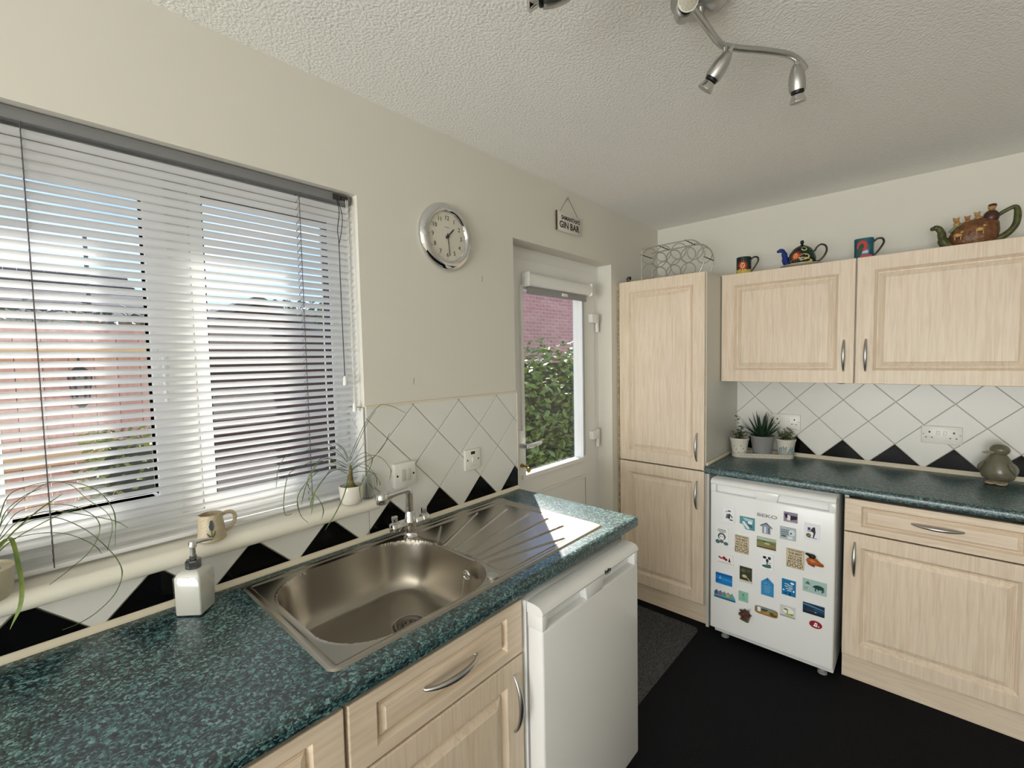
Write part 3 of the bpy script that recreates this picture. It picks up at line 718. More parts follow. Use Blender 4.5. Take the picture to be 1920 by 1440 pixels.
b = MB(); b.lathe([(0, 0), (.018, 0), (.0195, .002), (.0195, .062), (.016, .068), (.016, .078), (.0145, .078), (.0145, .067), (.018, .061), (.018, .004), (0, .003)], 28, (.966, -.022, 1.0572))
gj = tag(b.build('glass_jar', M('clear_glass', (245, 248, 246), .02, trans=1., ior=1.45), smooth=40), 'small clear glass jar beside the white palm pot on the sill', 'jar')

# lavender jug
JUG = M('stoneware_jug', (206, 192, 164), .4, var=(220, (186, 170, 142)))
jg = thing('milk_jug', 'small cream jug with painted lavender on the sill', 'jug', (.512, -.022, 1.057))
b = MB(); rings = []
for r, z in [(.0, .0), (.029, 0), (.0325, .003), (.0325, .008), (.030, .03), (.0265, .055), (.026, .068), (.0245, .069), (.024, .062), (.028, .03), (.029, .006), (0, .005)]:
    ring = []
    for j in range(32):
        a = 2 * pi * j / 32; k = 1.0
        if z > .045: k += .22 * max(0, cos(a - pi)) ** 8 * (z - .045) / .024
        ring.append((r * k * cos(a), r * k * sin(a), z + (.002 if z > .06 and abs(a - pi) < .3 else 0)))
    rings.append(ring)
b.loft(rings, False, False); b.build('body', JUG, jg, smooth=40)
b = MB(); b.tube(catmull([(.024, 0, .060), (.040, 0, .064), (.054, 0, .055), (.054, 0, .036), (.042, 0, .020), (.030, 0, .016)], 5), .0038, 10, flat=1.3); b.build('handle', JUG, jg, smooth=60)
b = MB(); fa = radians(-104)
def onjug(u, z): a = fa + u / .03; r = .0325 - (z - .008) * .103 + .0008; return (r * cos(a), r * sin(a), z)
for k in range(11):
    z = .033 + k * .0022; w_ = .0042 * (1 - abs(k - 4) / 9)
    for s in (-1, 0, 1): b.ball(onjug(s * w_, z + (.001 if s else 0)), (.0017, .0017, .0015), 6, 4)
b.build('painted_flower', C((72, 88, 104), .5), jg, smooth=60)
b = MB()
for q in ([(0, .008), (0, .033)], [(0, .012), (-.006, .020), (-.010, .026)], [(0, .012), (.005, .021), (.008, .030)]):
    b.tube([onjug(u, z) for u, z in q], [.0012] + [.0018] * (len(q) - 2) + [.0006], 6)
b.build('painted_stalk', C((84, 96, 48), .5), jg, smooth=60)

# soap dispenser
sdp = thing('soap_dispenser', 'square glass soap dispenser with chrome pump left of the sink', 'soap dispenser', (.456, -.082, .9102), radians(-44))
FROST = M('soap_in_glass', (214, 212, 206), .12, coat=.6)
h_ = .031
R4 = lambda d, z: [(x, y, z) for x, y in rrect(-h_ + d, h_ - d, -h_ + d, h_ - d, .004, 3)]
b = MB(); b.loft([R4(.002, .004), R4(.001, .008), R4(.001, .095), R4(.006, .105), R4(.014, .110)]); b.build('soap', FROST, sdp, smooth=40)
b = MB(); b.loft([R4(.0, .0), R4(-.001, .003), R4(-.001, .097), R4(.004, .1075), R4(.013, .1125)]); b.build('bottle', glass_mat('bottle_glass', (.97, .98, .97)), sdp, smooth=40)
b = MB(); b.lathe([(.0175, .110), (.0175, .127), (.0155, .130), (.008, .131), (.008, .138), (.006, .14)], 8); b.build('collar', M('dark_chrome', (120, 122, 126), .12, 1.), sdp, smooth=20)
b = MB(); b.lathe([(.0065, .138), (.0065, .158), (.009, .160), (.009, .172), (.0075, .175), (0, .1755)], 16); b.tube([(0, 0, .170), (.016, .016, .171), (.03, .03, .168)], [.0055, .0048, .003], 10); b.build('pump', CHROME, sdp, smooth=40)

# ---------------------------------------------------------------- switches and sockets
def plate(name, label, cat, loc, rz, w, h, t, group=None):
    p = thing(name, label, cat, loc, rz, group)
    MB().box(-w / 2, w / 2, -t, 0, -h / 2, h / 2).build('plate', PLATE, p, bevel=.003)
    return p
s = plate('light_switch', 'white double rocker switch behind the mixer tap', 'switch', (1.112, -.0066, 1.107), 0, .088, .086, .022)
for x in (-.012, .012):
    MB().prism(rrect(x - .0085, x + .0085, -.022, .022, .007, 4), -.0255, -.021).build('rocker', C((206, 204, 196), .3), s, bevel=.001)
for x in (-.034, .034): MB().lathe([(.004, -.0228), (.004, -.021)], 10, (x, 0, .0), 'y').build('screw', DARK, s)
s = plate('fused_switch', 'white fused switch with neon window on tiles over the drainer', 'switch', (1.452, -.0066, 1.1), 0, .086, .086, .01)
MB().box(-.011, .011, -.0112, -.009, .022, .034).build('neon_window', C((44, 26, 24), .2), s)
MB().box(-.006, .006, -.0135, -.009, -.011, .012).build('rocker', PLATE, s, bevel=.002)
for x in (-.03, .03): MB().lathe([(.0035, -.0108), (.0035, -.009)], 10, (x, 0, .0), 'y').build('screw', DARK, s)
MB().box(-.016, .016, -.0104, -.009, -.0265, -.0255).build('print', GREYP, s)
def double_socket(label, y, z):
    s = plate('double_socket', label, 'socket', (L - .0066, y, z), FAR, .148, .087, .01, 'double sockets')
    for x in (-.052, .036):
        for q in ((x + .0045, x + .0115, .008, .017), (x - .008, x - .001, -.016, -.012), (x + .014, x + .021, -.016, -.012)): MB().box(q[0], q[1], -.0106, -.009, q[2], q[3]).build('pin_hole', DARK, s)
    for x in (-.0125, .0125): MB().box(x - .007, x + .007, -.014, -.009, -.002, .02).build('rocker', PLATE, s, bevel=.002)
    for x in (-.066, .066): MB().lathe([(.003, -.0106), (.003, -.009)], 8, (x, 0, .002), 'y').build('screw', GREYP, s)
double_socket('white double socket on tiles left of the stoneware bird', -1.471, 1.098)
double_socket('white double socket half hidden behind the potted plants', -.80, 1.112)

# ---------------------------------------------------------------- clock
ck = thing('wall_clock', 'round chrome wall clock with black numerals', 'clock', (1.345, 0, 1.994))
b = MB(); b.lathe([(.122, -.001), (.1285, -.006), (.129, -.012), (.124, -.020), (.113, -.0265), (.103, -.029), (.097, -.027), (.094, -.020), (.0925, -.018)], 64, axis='y', cap0=False, cap1=False); b.build('rim', CHROME, ck, smooth=60)
b = MB(); b.lathe([(.12, -.001), (.12, -.012), (.0935, -.017), (0, -.017)], 64, axis='y'); b.build('dial', C((224, 219, 204), .5), ck, smooth=30)
INK = C((24, 22, 22), .5)
for k in range(1, 13):
    a = radians(90 - 30 * k)
    text('numeral', str(k), .0235, INK, ck, (.0705 * cos(a), -.0174, .0705 * sin(a)), ext=.0003)
    MB().lathe([(.0014, -.0176), (.0014, -.017)], 8, (.0855 * cos(a), 0, .0855 * sin(a)), 'y').build('minute_mark', INK, ck)
MB().box(-.011, .011, -.0174, -.017, .0345, .0362).build('dial_print', C((90, 86, 80), .6), ck)
def hand(ang, ln, w0, name, y):
    a = radians(90 - ang); d = (cos(a), sin(a)); n_ = (-d[1], d[0]); p = []
    for t, w_ in ((-.012, w0), (ln, w0 * .75)):
        p.append((d[0] * t, d[1] * t, w_))
    q = [(p[0][0] + n_[0] * w0, p[0][1] + n_[1] * w0), (p[0][0] - n_[0] * w0, p[0][1] - n_[1] * w0), (p[1][0] - n_[0] * w0 * .75, p[1][1] - n_[1] * w0 * .75), (p[1][0] + n_[0] * w0 * .75, p[1][1] + n_[1] * w0 * .75)]
    MB().prism(q, y, y - .001).build(name, INK, ck)
hand(44.5, .045, .0027, 'hour_hand', -.0195); hand(174, .074, .0018, 'minute_hand', -.0215)
MB().lathe([(.0062, -.017), (.0062, -.0235), (.004, -.0245)], 16, axis='y').build('hub', INK, ck, smooth=30)
b = MB(); b.lathe([(.0925, -.0265), (.05, -.0272), (0, -.0275)], 48, axis='y', cap0=False, cap1=False); b.build('cover_glass', GLASS, ck, smooth=60)

# ---------------------------------------------------------------- hanging sign
sg = thing('hanging_sign', 'small white wooden sign reading gin bar hanging over the door', 'sign', (2.174, 0, 2.212))
MB().box(-.105, .105, -.014, -.003, -.048, .048).build('board', [M('sign_white_wood', (222, 214, 206), .7)], sg, bevel=.0015)
MB().box(-.1055, -.104, -.0143, -.0027, -.0485, .0485).build('board_edge', C((70, 60, 34), .7), sg)
text('lettering', "SAMANTHA'S", .029, INK, sg, (.012, -.0144, .020), rot=(pi / 2, 0, 0), sx=.95, bold=.0006)
text('lettering', "GIN BAR", .047, INK, sg, (.0, -.0144, -.017), rot=(pi / 2, 0, 0), sx=.97, bold=.0009)
b = MB(); b.tube([(-.08, -.012, .046), (-.003, -.006, .132), (0, -.004, .134), (.003, -.006, .132), (.08, -.012, .046)], .0013, 6); b.build('string', C((110, 98, 76), .9), sg)
MB().lathe([(.003, 0), (.003, -.01), (.005, -.0105)], 8, (0, 0, .1335), 'y').build('nail', SATIN, sg)
# three small marks left on the wall by old fixings
for x, z in ((1.545, 1.857), (1.18, 1.44)):
    b = MB(); b.prism([(x - .003, z - .012), (x + .001, z - .013), (x + .003, z + .01), (x, z + .013)], -.0006, .0)
    tag(b.build('wall_scuff', C((176, 170, 156), .9)), 'small grey scuff on the wall %s' % ('below right of the clock' if x > 1.4 else 'just above the tiles near the window'), 'mark')

# ---------------------------------------------------------------- ceiling spotlight bar
sb = thing('ceiling_spotlight', 'brushed steel ceiling spotlight bar with four swivel heads', 'ceiling light', (1.36, -.975, H))
b = MB(); b.lathe([(.070, 0), (.070, -.006), (.062, -.018), (.045, -.026), (.02, -.03), (0, -.031)], 40); b.build('ceiling_rose', SATIN, sb, smooth=50)
HALF = [(.12, -.005), (.165, -.025), (.24, -.085), (.30, -.126), (.35, -.143), (.405, -.15)]
S_ = [(-x, -y, -.055) for x, y in HALF[::-1]] + [(0, 0, -.053)] + [(x, y, -.055) for x, y in HALF]
bar = catmull(S_, 5)
b = MB(); b.tube(bar, .0085, 12); b.build('bar', SATIN, sb, smooth=60)
b = MB(); b.lathe([(.009, -.028), (.009, -.055)], 12); b.build('bar_stem', SATIN, sb, smooth=40)
BULB = M('halogen_reflector', (206, 206, 204), .12, 1.)
def spot(p, aim, st=.03):
    p = Vector(p); d = Vector(aim).normalized()
    hd = bpy.data.objects.new('spot_head', None); COL.objects.link(hd); hd.parent = sb
    q = p + Vector((0, 0, -st)); K_ = .84
    b = MB(); b.tube([p, q], .0062, 10); b.build('swivel_stem', SATIN, hd, smooth=40)
    # bullet-shaped shell along the aim, then dark collar, then flared reflector
    def prof(pr, mat, nm):
        b = MB(); a = d.orthogonal().normalized(); c = d.cross(a); rings = []
        for r, h in pr: rings.append([q + d * h * K_ + (a * cos(2 * pi * j / 24) + c * sin(2 * pi * j / 24)) * max(r, .0004) * K_ for j in range(24)])
        b.loft(rings); return b.build(nm, mat, hd, smooth=40)
    prof([(.0, -.045), (.006, -.028), (.012, -.016)], CHROME, 'tip')
    prof([(.011, -.018), (.017, -.006), (.0225, .012), (.025, .032), (.0245, .055), (.0235, .060)], SATIN, 'shell')
    prof([(.0195, .059), (.0195, .068)], DARK, 'collar')
    prof([(.014, .066), (.018, .074), (.0225, .086), (.0255, .094), (.0255, .096)], BULB, 'reflector')
    prof([(.0245, .0955), (.022, .0965), (.0, .0975)], M('bulb_glass', (150, 146, 130), .12, coat=.5, bump=(300, .4)), 'bulb_face')
spot((.142, -.013, -.058), (-.05, .62, -.75)); spot((.34, -.141, -.058), (.22, -.02, -.95))
spot((-.10, .006, -.058), (-.62, -.37, -.20), .04); spot((-.36, .145, -.058), (-.66, .72, -.15), .06)
# ---------------------------------------------------------------- doormat
b = MB(); pm = rrect(1.80, 2.655, -.515, -.02, .035, 5)
b.loft([[(x, y, .0005) for x, y in pm], [(x, y, .007) for x, y in pm], [(2.2275 + (x - 2.2275) * .985, -.2675 + (y + .2675) * .975, .011) for x, y in pm]])
tag(b.build('door_mat', M('grey_loop_mat', (44, 44, 46), .95, var=(150, (92, 92, 92)), bump=(190, 1.)), None, (0, 0, 0)), 'dark grey looped doormat in front of the back door', 'mat')

# ---------------------------------------------------------------- things on top of the cupboards (facing the room: local x to the right, -y to the front)
TOP = 1.966
GREENG = M('dark_green_glaze', (22, 58, 46), .18, var=(26, (14, 34, 40)))
def lion(parent, mk, cx, cz, s):
    """painted lion face: petals of the mane, face, eyes; mk maps (u, v) on to the pot surface"""
    b = MB()
    for k in range(14):
        a = 2 * pi * k / 14; r1 = s * random.uniform(.85, 1.1)
        b.face([mk(cx + s * .42 * cos(a - .22), cz + s * .42 * sin(a - .22), .0006), mk(cx + r1 * cos(a), cz + r1 * sin(a), .0006), mk(cx + s * .42 * cos(a + .22), cz + s * .42 * sin(a + .22), .0006)])
    b.face([mk(cx + s * .5 * cos(2 * pi * k / 14), cz + s * .5 * sin(2 * pi * k / 14), .0005) for k in range(14)])
    b.build('painted_mane', C((196, 62, 30), .25), parent)
    b = MB(); b.face([mk(cx + s * .33 * cos(2 * pi * k / 12), cz + s * .42 * sin(2 * pi * k / 12), .001) for k in range(12)]); b.build('painted_face', C((228, 170, 120), .25), parent)
    b = MB()
    for u, v, r in ((-.13, .1, .07), (.13, .1, .07), (0, -.13, .09)): b.face([mk(cx + s * (u + r * cos(2 * pi * k / 8)), cz + s * (v + r * sin(2 * pi * k / 8)), .0014) for k in range(8)])
    b.build('painted_eyes', C((30, 20, 18), .3), parent)
def cyl(r, c=0):
    return lambda u, v, d: ((r + d) * sin(u / r), -(r + d) * cos(u / r), v)
def mug(label, y, glaze, squash):
    m_ = thing('mug', label, 'mug', (3.0, y, TOP), FAR)
    b = MB(); P = 4 if squash else 2
    def ring(r, z):
        out = []
        for j in range(40):
            a = 2 * pi * j / 40; k = 1 / ((abs(cos(a)) ** P + abs(sin(a)) ** P) ** (1 / P)); out.append((r * k * cos(a), r * k * sin(a), z))
        return out
    b.loft([ring(.001, 0), ring(.035, 0), ring(.0375, .003), ring(.038, .05), ring(.0385, .094), ring(.037, .0955), ring(.0355, .094), ring(.035, .008), ring(.001, .006)], True, True)
    b.build('body', glaze, m_, smooth=40)
    b = MB(); b.tube(catmull([(.036, 0, .078), (.05, 0, .09), (.068, 0, .088), (.074, 0, .07), (.062, 0, .045), (.046, 0, .022), (.037, 0, .014)], 5), .0032, 10, flat=1.4); b.build('handle', C((40, 36, 30), .25), m_, smooth=60)
    return m_
m1 = mug('green mug painted with a red maned lion on the cupboard top', -.630, GREENG, False)
b = MB(); mk = cyl(.0386)
b.face([mk(u, v, .0003) for u, v in [(-.05, .004), (.05, .004), (.05, .022), (.0, .028), (-.05, .034)]][::-1]) if False else None
for i in range(10):
    u0 = -.055 + .011 * i; b.face([mk(u0, .004, .0003), mk(u0 + .011, .004, .0003), mk(u0 + .011, .026 - .003 * sin(i + 1), .0003), mk(u0, .026 - .003 * sin(i), .0003)])
b.build('painted_ground', C((196, 176, 84), .25), m1)
lion(m1, mk, .004, .046, .037)
TEAL = M('teal_glaze', (18, 96, 108), .18, var=(30, (26, 66, 92)))
m2 = mug('squared teal mug painted with a red cockerel on the cupboard top', -1.170, TEAL, True)
def sq(u, v, d): return (u, -.0392 - d, v)
b = MB(); b.face([sq(-.004 + .021 * cos(2 * pi * k / 16), .058 + .026 * sin(2 * pi * k / 16), .0006) for k in range(16)]); b.face([sq(-.016 + u, .004 + v, .0006) for u, v in ((0, 0), (.05, 0), (.05, .008), (.01, .012))]); b.build('painted_cockerel', C((186, 54, 46), .25), m2)
b = MB(); b.face([sq(u, v, .001) for u, v in ((-.03, .016), (-.006, .02), (.0, .05), (-.008, .066), (-.018, .06), (-.02, .044))]); b.face([sq(-.006 + .009 * cos(2 * pi * k / 10), .056 + .014 * sin(2 * pi * k / 10), .0012) for k in range(10)]); b.build('painted_wing', C((26, 62, 40), .25), m2)

# domed teapot on a saucer
pt = thing('teapot', 'blue spouted domed teapot painted with a lion, on the cupboard top', 'teapot', (3.02, -.908, TOP + .012), FAR)
DOME = [(.001, 0), (.050, 0), (.058, .003), (.0635, .02), (.0625, .04), (.056, .064), (.044, .084), (.028, .097), (.014, .103)]
b = MB(); b.lathe(DOME, 44); b.build('body', GREENG, pt, smooth=60)
b = MB(); b.lathe([(.016, .1025), (.010, .106), (.005, .110), (.008, .116), (.0095, .122), (.007, .129), (.001, .132)], 20); b.build('lid_knob', C((16, 20, 30), .2), pt, smooth=60)
b = MB(); b.tube(catmull([(-.05, 0, .012), (-.068, 0, .022), (-.078, 0, .052), (-.084, 0, .08), (-.094, 0, .094), (-.108, 0, .092), (-.116, 0, .086)], 5), [.022] * 5 + [.019] * 5 + [.014] * 5 + [.0105] * 5 + [.010] * 5 + [.008] * 4 + [.005, .004], 14); b.build('spout', C((24, 48, 124), .2), pt, smooth=60)
b = MB(); b.tube(catmull([(.056, 0, .066), (.066, 0, .085), (.084, 0, .096), (.103, 0, .086), (.108, 0, .062), (.098, 0, .036), (.082, 0, .018), (.064, 0, .010)], 5), .0036, 10, flat=1.3); b.build('handle', C((44, 40, 34), .25), pt, smooth=60)
def dome(u, v, d):
    z = v; r = .0635
    for (r0, z0), (r1, z1) in zip(DOME, DOME[1:]):
        if z0 <= z <= z1 and z1 > z0: r = r0 + (r1 - r0) * (z - z0) / (z1 - z0)
    r += d + .0006; a = u / .06; return (r * sin(a), -r * cos(a), z)
b = MB()
for i in range(10):
    u0 = -.045 + .0105 * i; t0 = .022 + .012 * sin(i * .35); t1 = .022 + .012 * sin((i + 1) * .35)
    b.face([dome(u0, .006, 0), dome(u0 + .0105, .006, 0), dome(u0 + .0105, t1, 0), dome(u0, t0, 0)])
b.face([dome(.02 + .024 * cos(2 * pi * k / 14), .036 + .016 * sin(2 * pi * k / 14), .0004) for k in range(14)])
b.face([dome(.022 + .016 * cos(2 * pi * k / 10), .078 + .012 * sin(2 * pi * k / 10), .0004) for k in range(10)])
b.build('painted_body', C((214, 192, 112), .25), pt)
lion(pt, dome, -.018, .044, .034)
b = MB(); b.lathe([(.001, 0), (.06, 0), (.085, .006), (.1, .0105), (.099, .012), (.07, .009), (.001, .0095)], 44, (3.02, -.908, TOP + .0005)); tag(b.build('saucer', C((206, 198, 180), .3), smooth=50), 'pale saucer under the domed lion teapot', 'saucer')

# animal-ark teapot
ak = thing('teapot', 'brown and green ark teapot with little animals on its lid', 'teapot', (3.05, -1.545, TOP), FAR)
BROWN = M('brown_carved_glaze', (92, 56, 36), .35, var=(55, (132, 88, 52)), bump=(70, 1.))
OLIVE = M('olive_glaze', (86, 90, 46), .35, var=(50, (60, 62, 34)), bump=(70, .6))
FAWN = M('fawn_glaze', (196, 160, 96), .35, var=(120, (150, 104, 58)))
b = MB(); rings = []
for z, w_, d_, c_ in [(.0, .062, .035, 0), (.004, .07, .04, 0), (.03, .077, .047, -.001), (.06, .078, .048, .002), (.09, .070, .043, .008), (.108, .058, .034, .014), (.118, .03, .018, .02)]:
    rings.append([(c_ + w_ * cos(2 * pi * j / 40) * (1 + .02 * sin(j * 3.1)), d_ * sin(2 * pi * j / 40) * (1 + .05 * sin(j * 2.3 + z * 90)), z) for j in range(40)])
b.loft(rings); b.build('body', BROWN, ak, smooth=60)
b = MB(); b.tube(catmull([(-.055, 0, .012), (-.085, 0, .025), (-.098, 0, .055), (-.103, 0, .085), (-.114, 0, .104), (-.128, 0, .106), (-.139, 0, .100)], 5), [.022] * 5 + [.020] * 5 + [.015] * 5 + [.013] * 5 + [.012] * 5 + [.009] * 4 + [.006, .003], 14); b.build('spout', OLIVE, ak, smooth=60)
b = MB(); b.tube(catmull([(.045, 0, .10), (.075, 0, .124), (.105, 0, .142), (.122, 0, .146), (.129, 0, .128), (.128, 0, .085), (.116, 0, .056), (.092, 0, .032), (.06, 0, .016)], 4), [.008] * 10 + [.0085, .009, .0095, .010, .010, .0105, .011, .0115, .012, .012, .012, .012, .012, .012, .012, .0125, .013, .013, .013, .013, .013, .013, .013], 12); b.build('handle', OLIVE, ak, smooth=60)
b = MB(); b.tube([(-.075, -.008, .075), (-.055, -.01, .098), (-.01, -.012, .11), (.03, -.01, .124)], [.012, .012, .011, .006], 10, flat=.6); b.build('lid_rim', M('verdigris_glaze', (112, 124, 96), .35), ak, smooth=60)
def critter(x, y, z, s, mat, name='animal'):
    b = MB(); b.ball((x, y, z), (s * .9, s * .8, s)); b.ball((x - s * .2, y - s * .3, z + s * 1.3), (s * .75, s * .7, s * .65)); b.ball((x - s * .5, y - s * .9, z + s * 1.2), s * .32, 8, 6)
    for e in (-1, 1): b.ball((x - s * .2 + e * s * .6, y - s * .2, z + s * 1.95), (s * .26, s * .2, s * .32), 8, 6)
    b.build(name, mat, ak, smooth=60)
critter(-.052, -.012, .106, .014, FAWN); critter(-.018, -.014, .110, .012, M('tan_glaze', (168, 112, 62), .35)); critter(.012, -.01, .120, .0125, FAWN)
b = MB(); b.ball((.052, -.008, .118), (.026, .022, .03)); b.build('keeper_body', M('dark_brown_glaze', (70, 42, 34), .35), ak, smooth=60)
b = MB(); b.ball((.053, -.014, .155), (.0125, .012, .013)); b.tube([(.04, -.014, .162), (.066, -.014, .164)], .0035, 8); b.build('keeper_head', FAWN, ak, smooth=60)
b = MB(); b.lathe([(.0135, .160), (.0125, .169), (.005, .172)], 14, (.055, -.013, 0)); b.build('keeper_hat', M('dark_brown_glaze', (70, 42, 34)), ak, smooth=60)
for x, z in ((-.05, .052), (.018, .066)):
    b = MB(); b.ball((x, -.047, z), (.015, .006, .009)); b.ball((x + .013, -.050, z + .012), (.007, .005, .006), 8, 6)
    for q in (-.01, .009): b.tube([(x + q, -.049, z - .004), (x + q + .001, -.048, z - .02)], [.003, .0022], 6)
    b.build('animal_relief', FAWN, ak, smooth=60)

# wire wine rack on the tall cupboard
rk = thing('wine_rack', 'silver wire wine rack standing on the tall cupboard', 'wine rack', (2.715, -.150, 1.9625), FAR)
WIRE = M('silver_wire', (188, 186, 178), .3, .8)
for y in (0, .14):
    outl = [(0, y, .003), (0, y, .168), (.004, y, .178), (.014, y, .183), (.26, y, .186), (.30, y, .180), (.335, y, .155), (.358, y, .115), (.362, y, .075), (.352, y, .035), (.335, y, .003)]
    pts = [Vector(outl[0]), Vector(outl[1])] + catmull(outl[1:5], 3)[1:] + catmull(outl[4:], 4)[1:]
    b = MB(); b.tube(pts, .0034, 8); b.tube([(0, y, .003), (.335, y, .003)], .0034, 8)
    b.build('wire_frame', WIRE, rk, smooth=60)
    for r in range(2):
        for c in range(4):
            cx, cz = .046 + c * .087, .048 + r * .087
            if r == 1 and c == 3: cx, cz = .312, .118
            if r == 0 and c == 3: continue
            b = MB(); b.tube([(cx + .0425 * cos(2 * pi * k / 28), y, cz + .0425 * sin(2 * pi * k / 28)) for k in range(28)], .0028, 6, True); b.build('bottle_ring', WIRE, rk, smooth=60)
for x, z in ((.105, .1845), (.26, .186), (.362, .08), (0, .15), (.05, .003), (.30, .003)):
    b = MB(); b.tube([(x, -.006, z), (x, .146, z)], .0028, 8); b.build('cross_bar', M('dark_wire', (70, 66, 60), .4, .8), rk, smooth=60)
b = MB(); b.box(2.735, 2.775, -.062, -.03, 1.9625, 1.972); b.tube(catmull([(2.74, -.05, 1.97), (2.735, -.045, 1.99), (2.745, -.06, 1.997), (2.76, -.05, 1.985)], 4), .006, 8); b.tube(catmull([(2.76, -.05, 1.968), (2.74, -.09, 1.966), (2.73, -.13, 1.966)], 4), .003, 6)
tag(b.build('cable_clip', C((58, 54, 46), .6), smooth=40), 'small dark clip and cable on tall cupboard top beside the wine rack', 'clip')

# ---------------------------------------------------------------- far worktop : planter tray, three pots, stoneware bird
TA = FAR + radians(26)
tr = thing('planter_tray', 'long white metal tray with tiny printed dots under three pots', 'tray', (3.125, -.705, .9102), TA)
TRAYM = M('cream_enamel_tray', (222, 216, 200), .35)
b = MB(); o_ = rrect(-.165, .165, -.05, .05, .048, 6); sc = lambda k, z: [(x * k, y * (1 - (1 - k) * 3), z) for x, y in o_]
b.loft([sc(.985, 0), sc(1, .024), sc(1.006, .025), sc(.995, .0255), sc(.975, .004)]); b.build('tray', TRAYM, tr, smooth=40)
b = MB()
for k in range(16): x = -.12 + .016 * k; b.ball((x, -.0497, .013 + .003 * (k % 2)), (.0025, .0012, .002), 6, 4)
b.build('printed_dots', C((120, 124, 112), .5), tr); tr.children[-1]['kind'] = 'stuff'
def pot(name, label, u, dz, r0, r1, h, mat, group=None):
    p = Vector((u, 0, 0)); p.rotate(Matrix.Rotation(TA, 3, 'Z'))
    t = thing(name, label, 'potted plant', (3.125 + p.x, -.705 + p.y, .9102 + dz), TA)
    b = MB(); b.lathe([(.001, 0), (r0, 0), (r1 - .002, h - .012), (r1, h - .010), (r1 + .0015, h), (r1 - .0015, h + .001), (r1 - .004, h - .012), (.001, h - .014)], 36); b.build('pot', mat, t, smooth=40)
    b = MB(); b.lathe([(r1 - .004, h - .014), (.001, h - .010)], 20, cap0=False); b.build('soil', SOIL, t)
    return t
PRINT = M('printed_enamel_pot', (222, 218, 204), .3)
def sprig(t, n, h0, spread, top, mat, leafw, seed, upright):
    rnd = random.Random(seed)
    for k in range(n):
        a = rnd.uniform(0, 2 * pi); r = spread * sqrt(rnd.random()); h = top * (1 - .45 * r / spread) * rnd.uniform(.75, 1.05) if not (upright and k == 0) else top * 1.55
        if upright and k == 0: r = spread * .25; a = pi
        tip = Vector((r * cos(a), r * sin(a), h0 + h)); base = Vector((r * .3 * cos(a), r * .3 * sin(a), h0))
        pp = bez(base, base + Vector((0, 0, h * .4)), tip - Vector((0, 0, h * .25)), tip, 6)
        b = MB(); b.tube(pp, .0011, 5); st = b.build('sprig', mat, t)
        nl = 7 if not (upright and k == 0) else 11
        for q in range(nl):
            P = pp[min(6, 1 + int(5.5 * q / nl + .5))]; aa = q * 2.4 + a; L_ = leafw * rnd.uniform(.8, 1.3); dv = Vector((cos(aa), sin(aa), rnd.uniform(-.1, .5))).normalized(); sv = dv.cross(Vector((0, 0, 1))).normalized(); nv = sv.cross(dv)
            m_ = MB(); m_.loft([[P, P + nv * .0006, P + sv * .0004], [P + dv * L_ * .5 + sv * L_ * .32, P + dv * L_ * .5 + nv * .001, P + dv * L_ * .5 - sv * L_ * .32], [P + dv * L_ + sv * .0004, P + dv * L_ + nv * .0004, P + dv * L_ - sv * .0004]]); m_.build('leaf', mat, st)
HERB = M('herb_leaf_green', (66, 86, 42), .55, var=(40, (98, 110, 58)))
DKH = M('dark_herb_leaf', (46, 66, 34), .55, var=(40, (80, 94, 48)))
PZ = .0045
p1 = pot('potted_herb', 'upright leafy herb in printed white pot against the tall cupboard', -.122, PZ, .036, .052, .105, PRINT)
sprig(p1, 12, .095, .046, .085, DKH, .022, 4, True)
p2 = pot('potted_succulent', 'dark spiky aloe in plain grey pot between two printed pots', 0, PZ, .046, .064, .122, M('matt_grey_pot', (140, 140, 138), .6))
ALOE = M('dark_aloe_green', (24, 50, 34), .35, var=(40, (44, 72, 44)))
rnd = random.Random(3)
for k in range(26):
    a = k * 2.399; e_ = radians(82 - 64 * (k / 25)); ln = .142 - .035 * (k / 25) + rnd.uniform(-.012, .012); d = Vector((cos(a) * cos(e_), sin(a) * cos(e_), sin(e_)))
    b0 = Vector((.012 * cos(a), .012 * sin(a), .112)); pts = [b0 + d * ln * t + Vector((0, 0, .012 * t * t)) for t in (0, .2, .5, .8, 1)]
    b = MB(); b.tube(pts, [.007, .0085, .0075, .004, .0006], 8, flat=.45, up=(0, 0, 1)); b.build('leaf', ALOE, p2, smooth=60)
p3 = pot('potted_herb', 'bushy trailing herb in white pot printed with blue flowers', .122, PZ, .036, .052, .105, PRINT)
sprig(p3, 18, .095, .058, .078, HERB, .02, 9, False)
b = MB(); rnd = random.Random(5)
for k in range(14):
    a = radians(-150 + 120 * k / 13) ; z0 = .018; z1 = .035 + rnd.random() * .035
    rr = lambda z: .036 + (.014) * z / .095 + .001
    b.tube([(rr(z0) * cos(a), rr(z0) * sin(a), z0), (rr(z1) * cos(a + .08), rr(z1) * sin(a + .08), z1)], [.0012, .0026], 6)
b.build('printed_flowers', C((116, 144, 150), .4), p3)
b = MB()
for k in range(9):
    a = radians(-155 + 130 * k / 8); z0 = .02 + .055 * ((k * 37) % 10) / 10; r_ = .036 + .014 * z0 / .095 + .0008
    b.ball((r_ * cos(a), r_ * sin(a), z0), (.0035, .0035, .0028), 6, 4)
b.build('printed_birds', C((128, 134, 118), .4), p1)

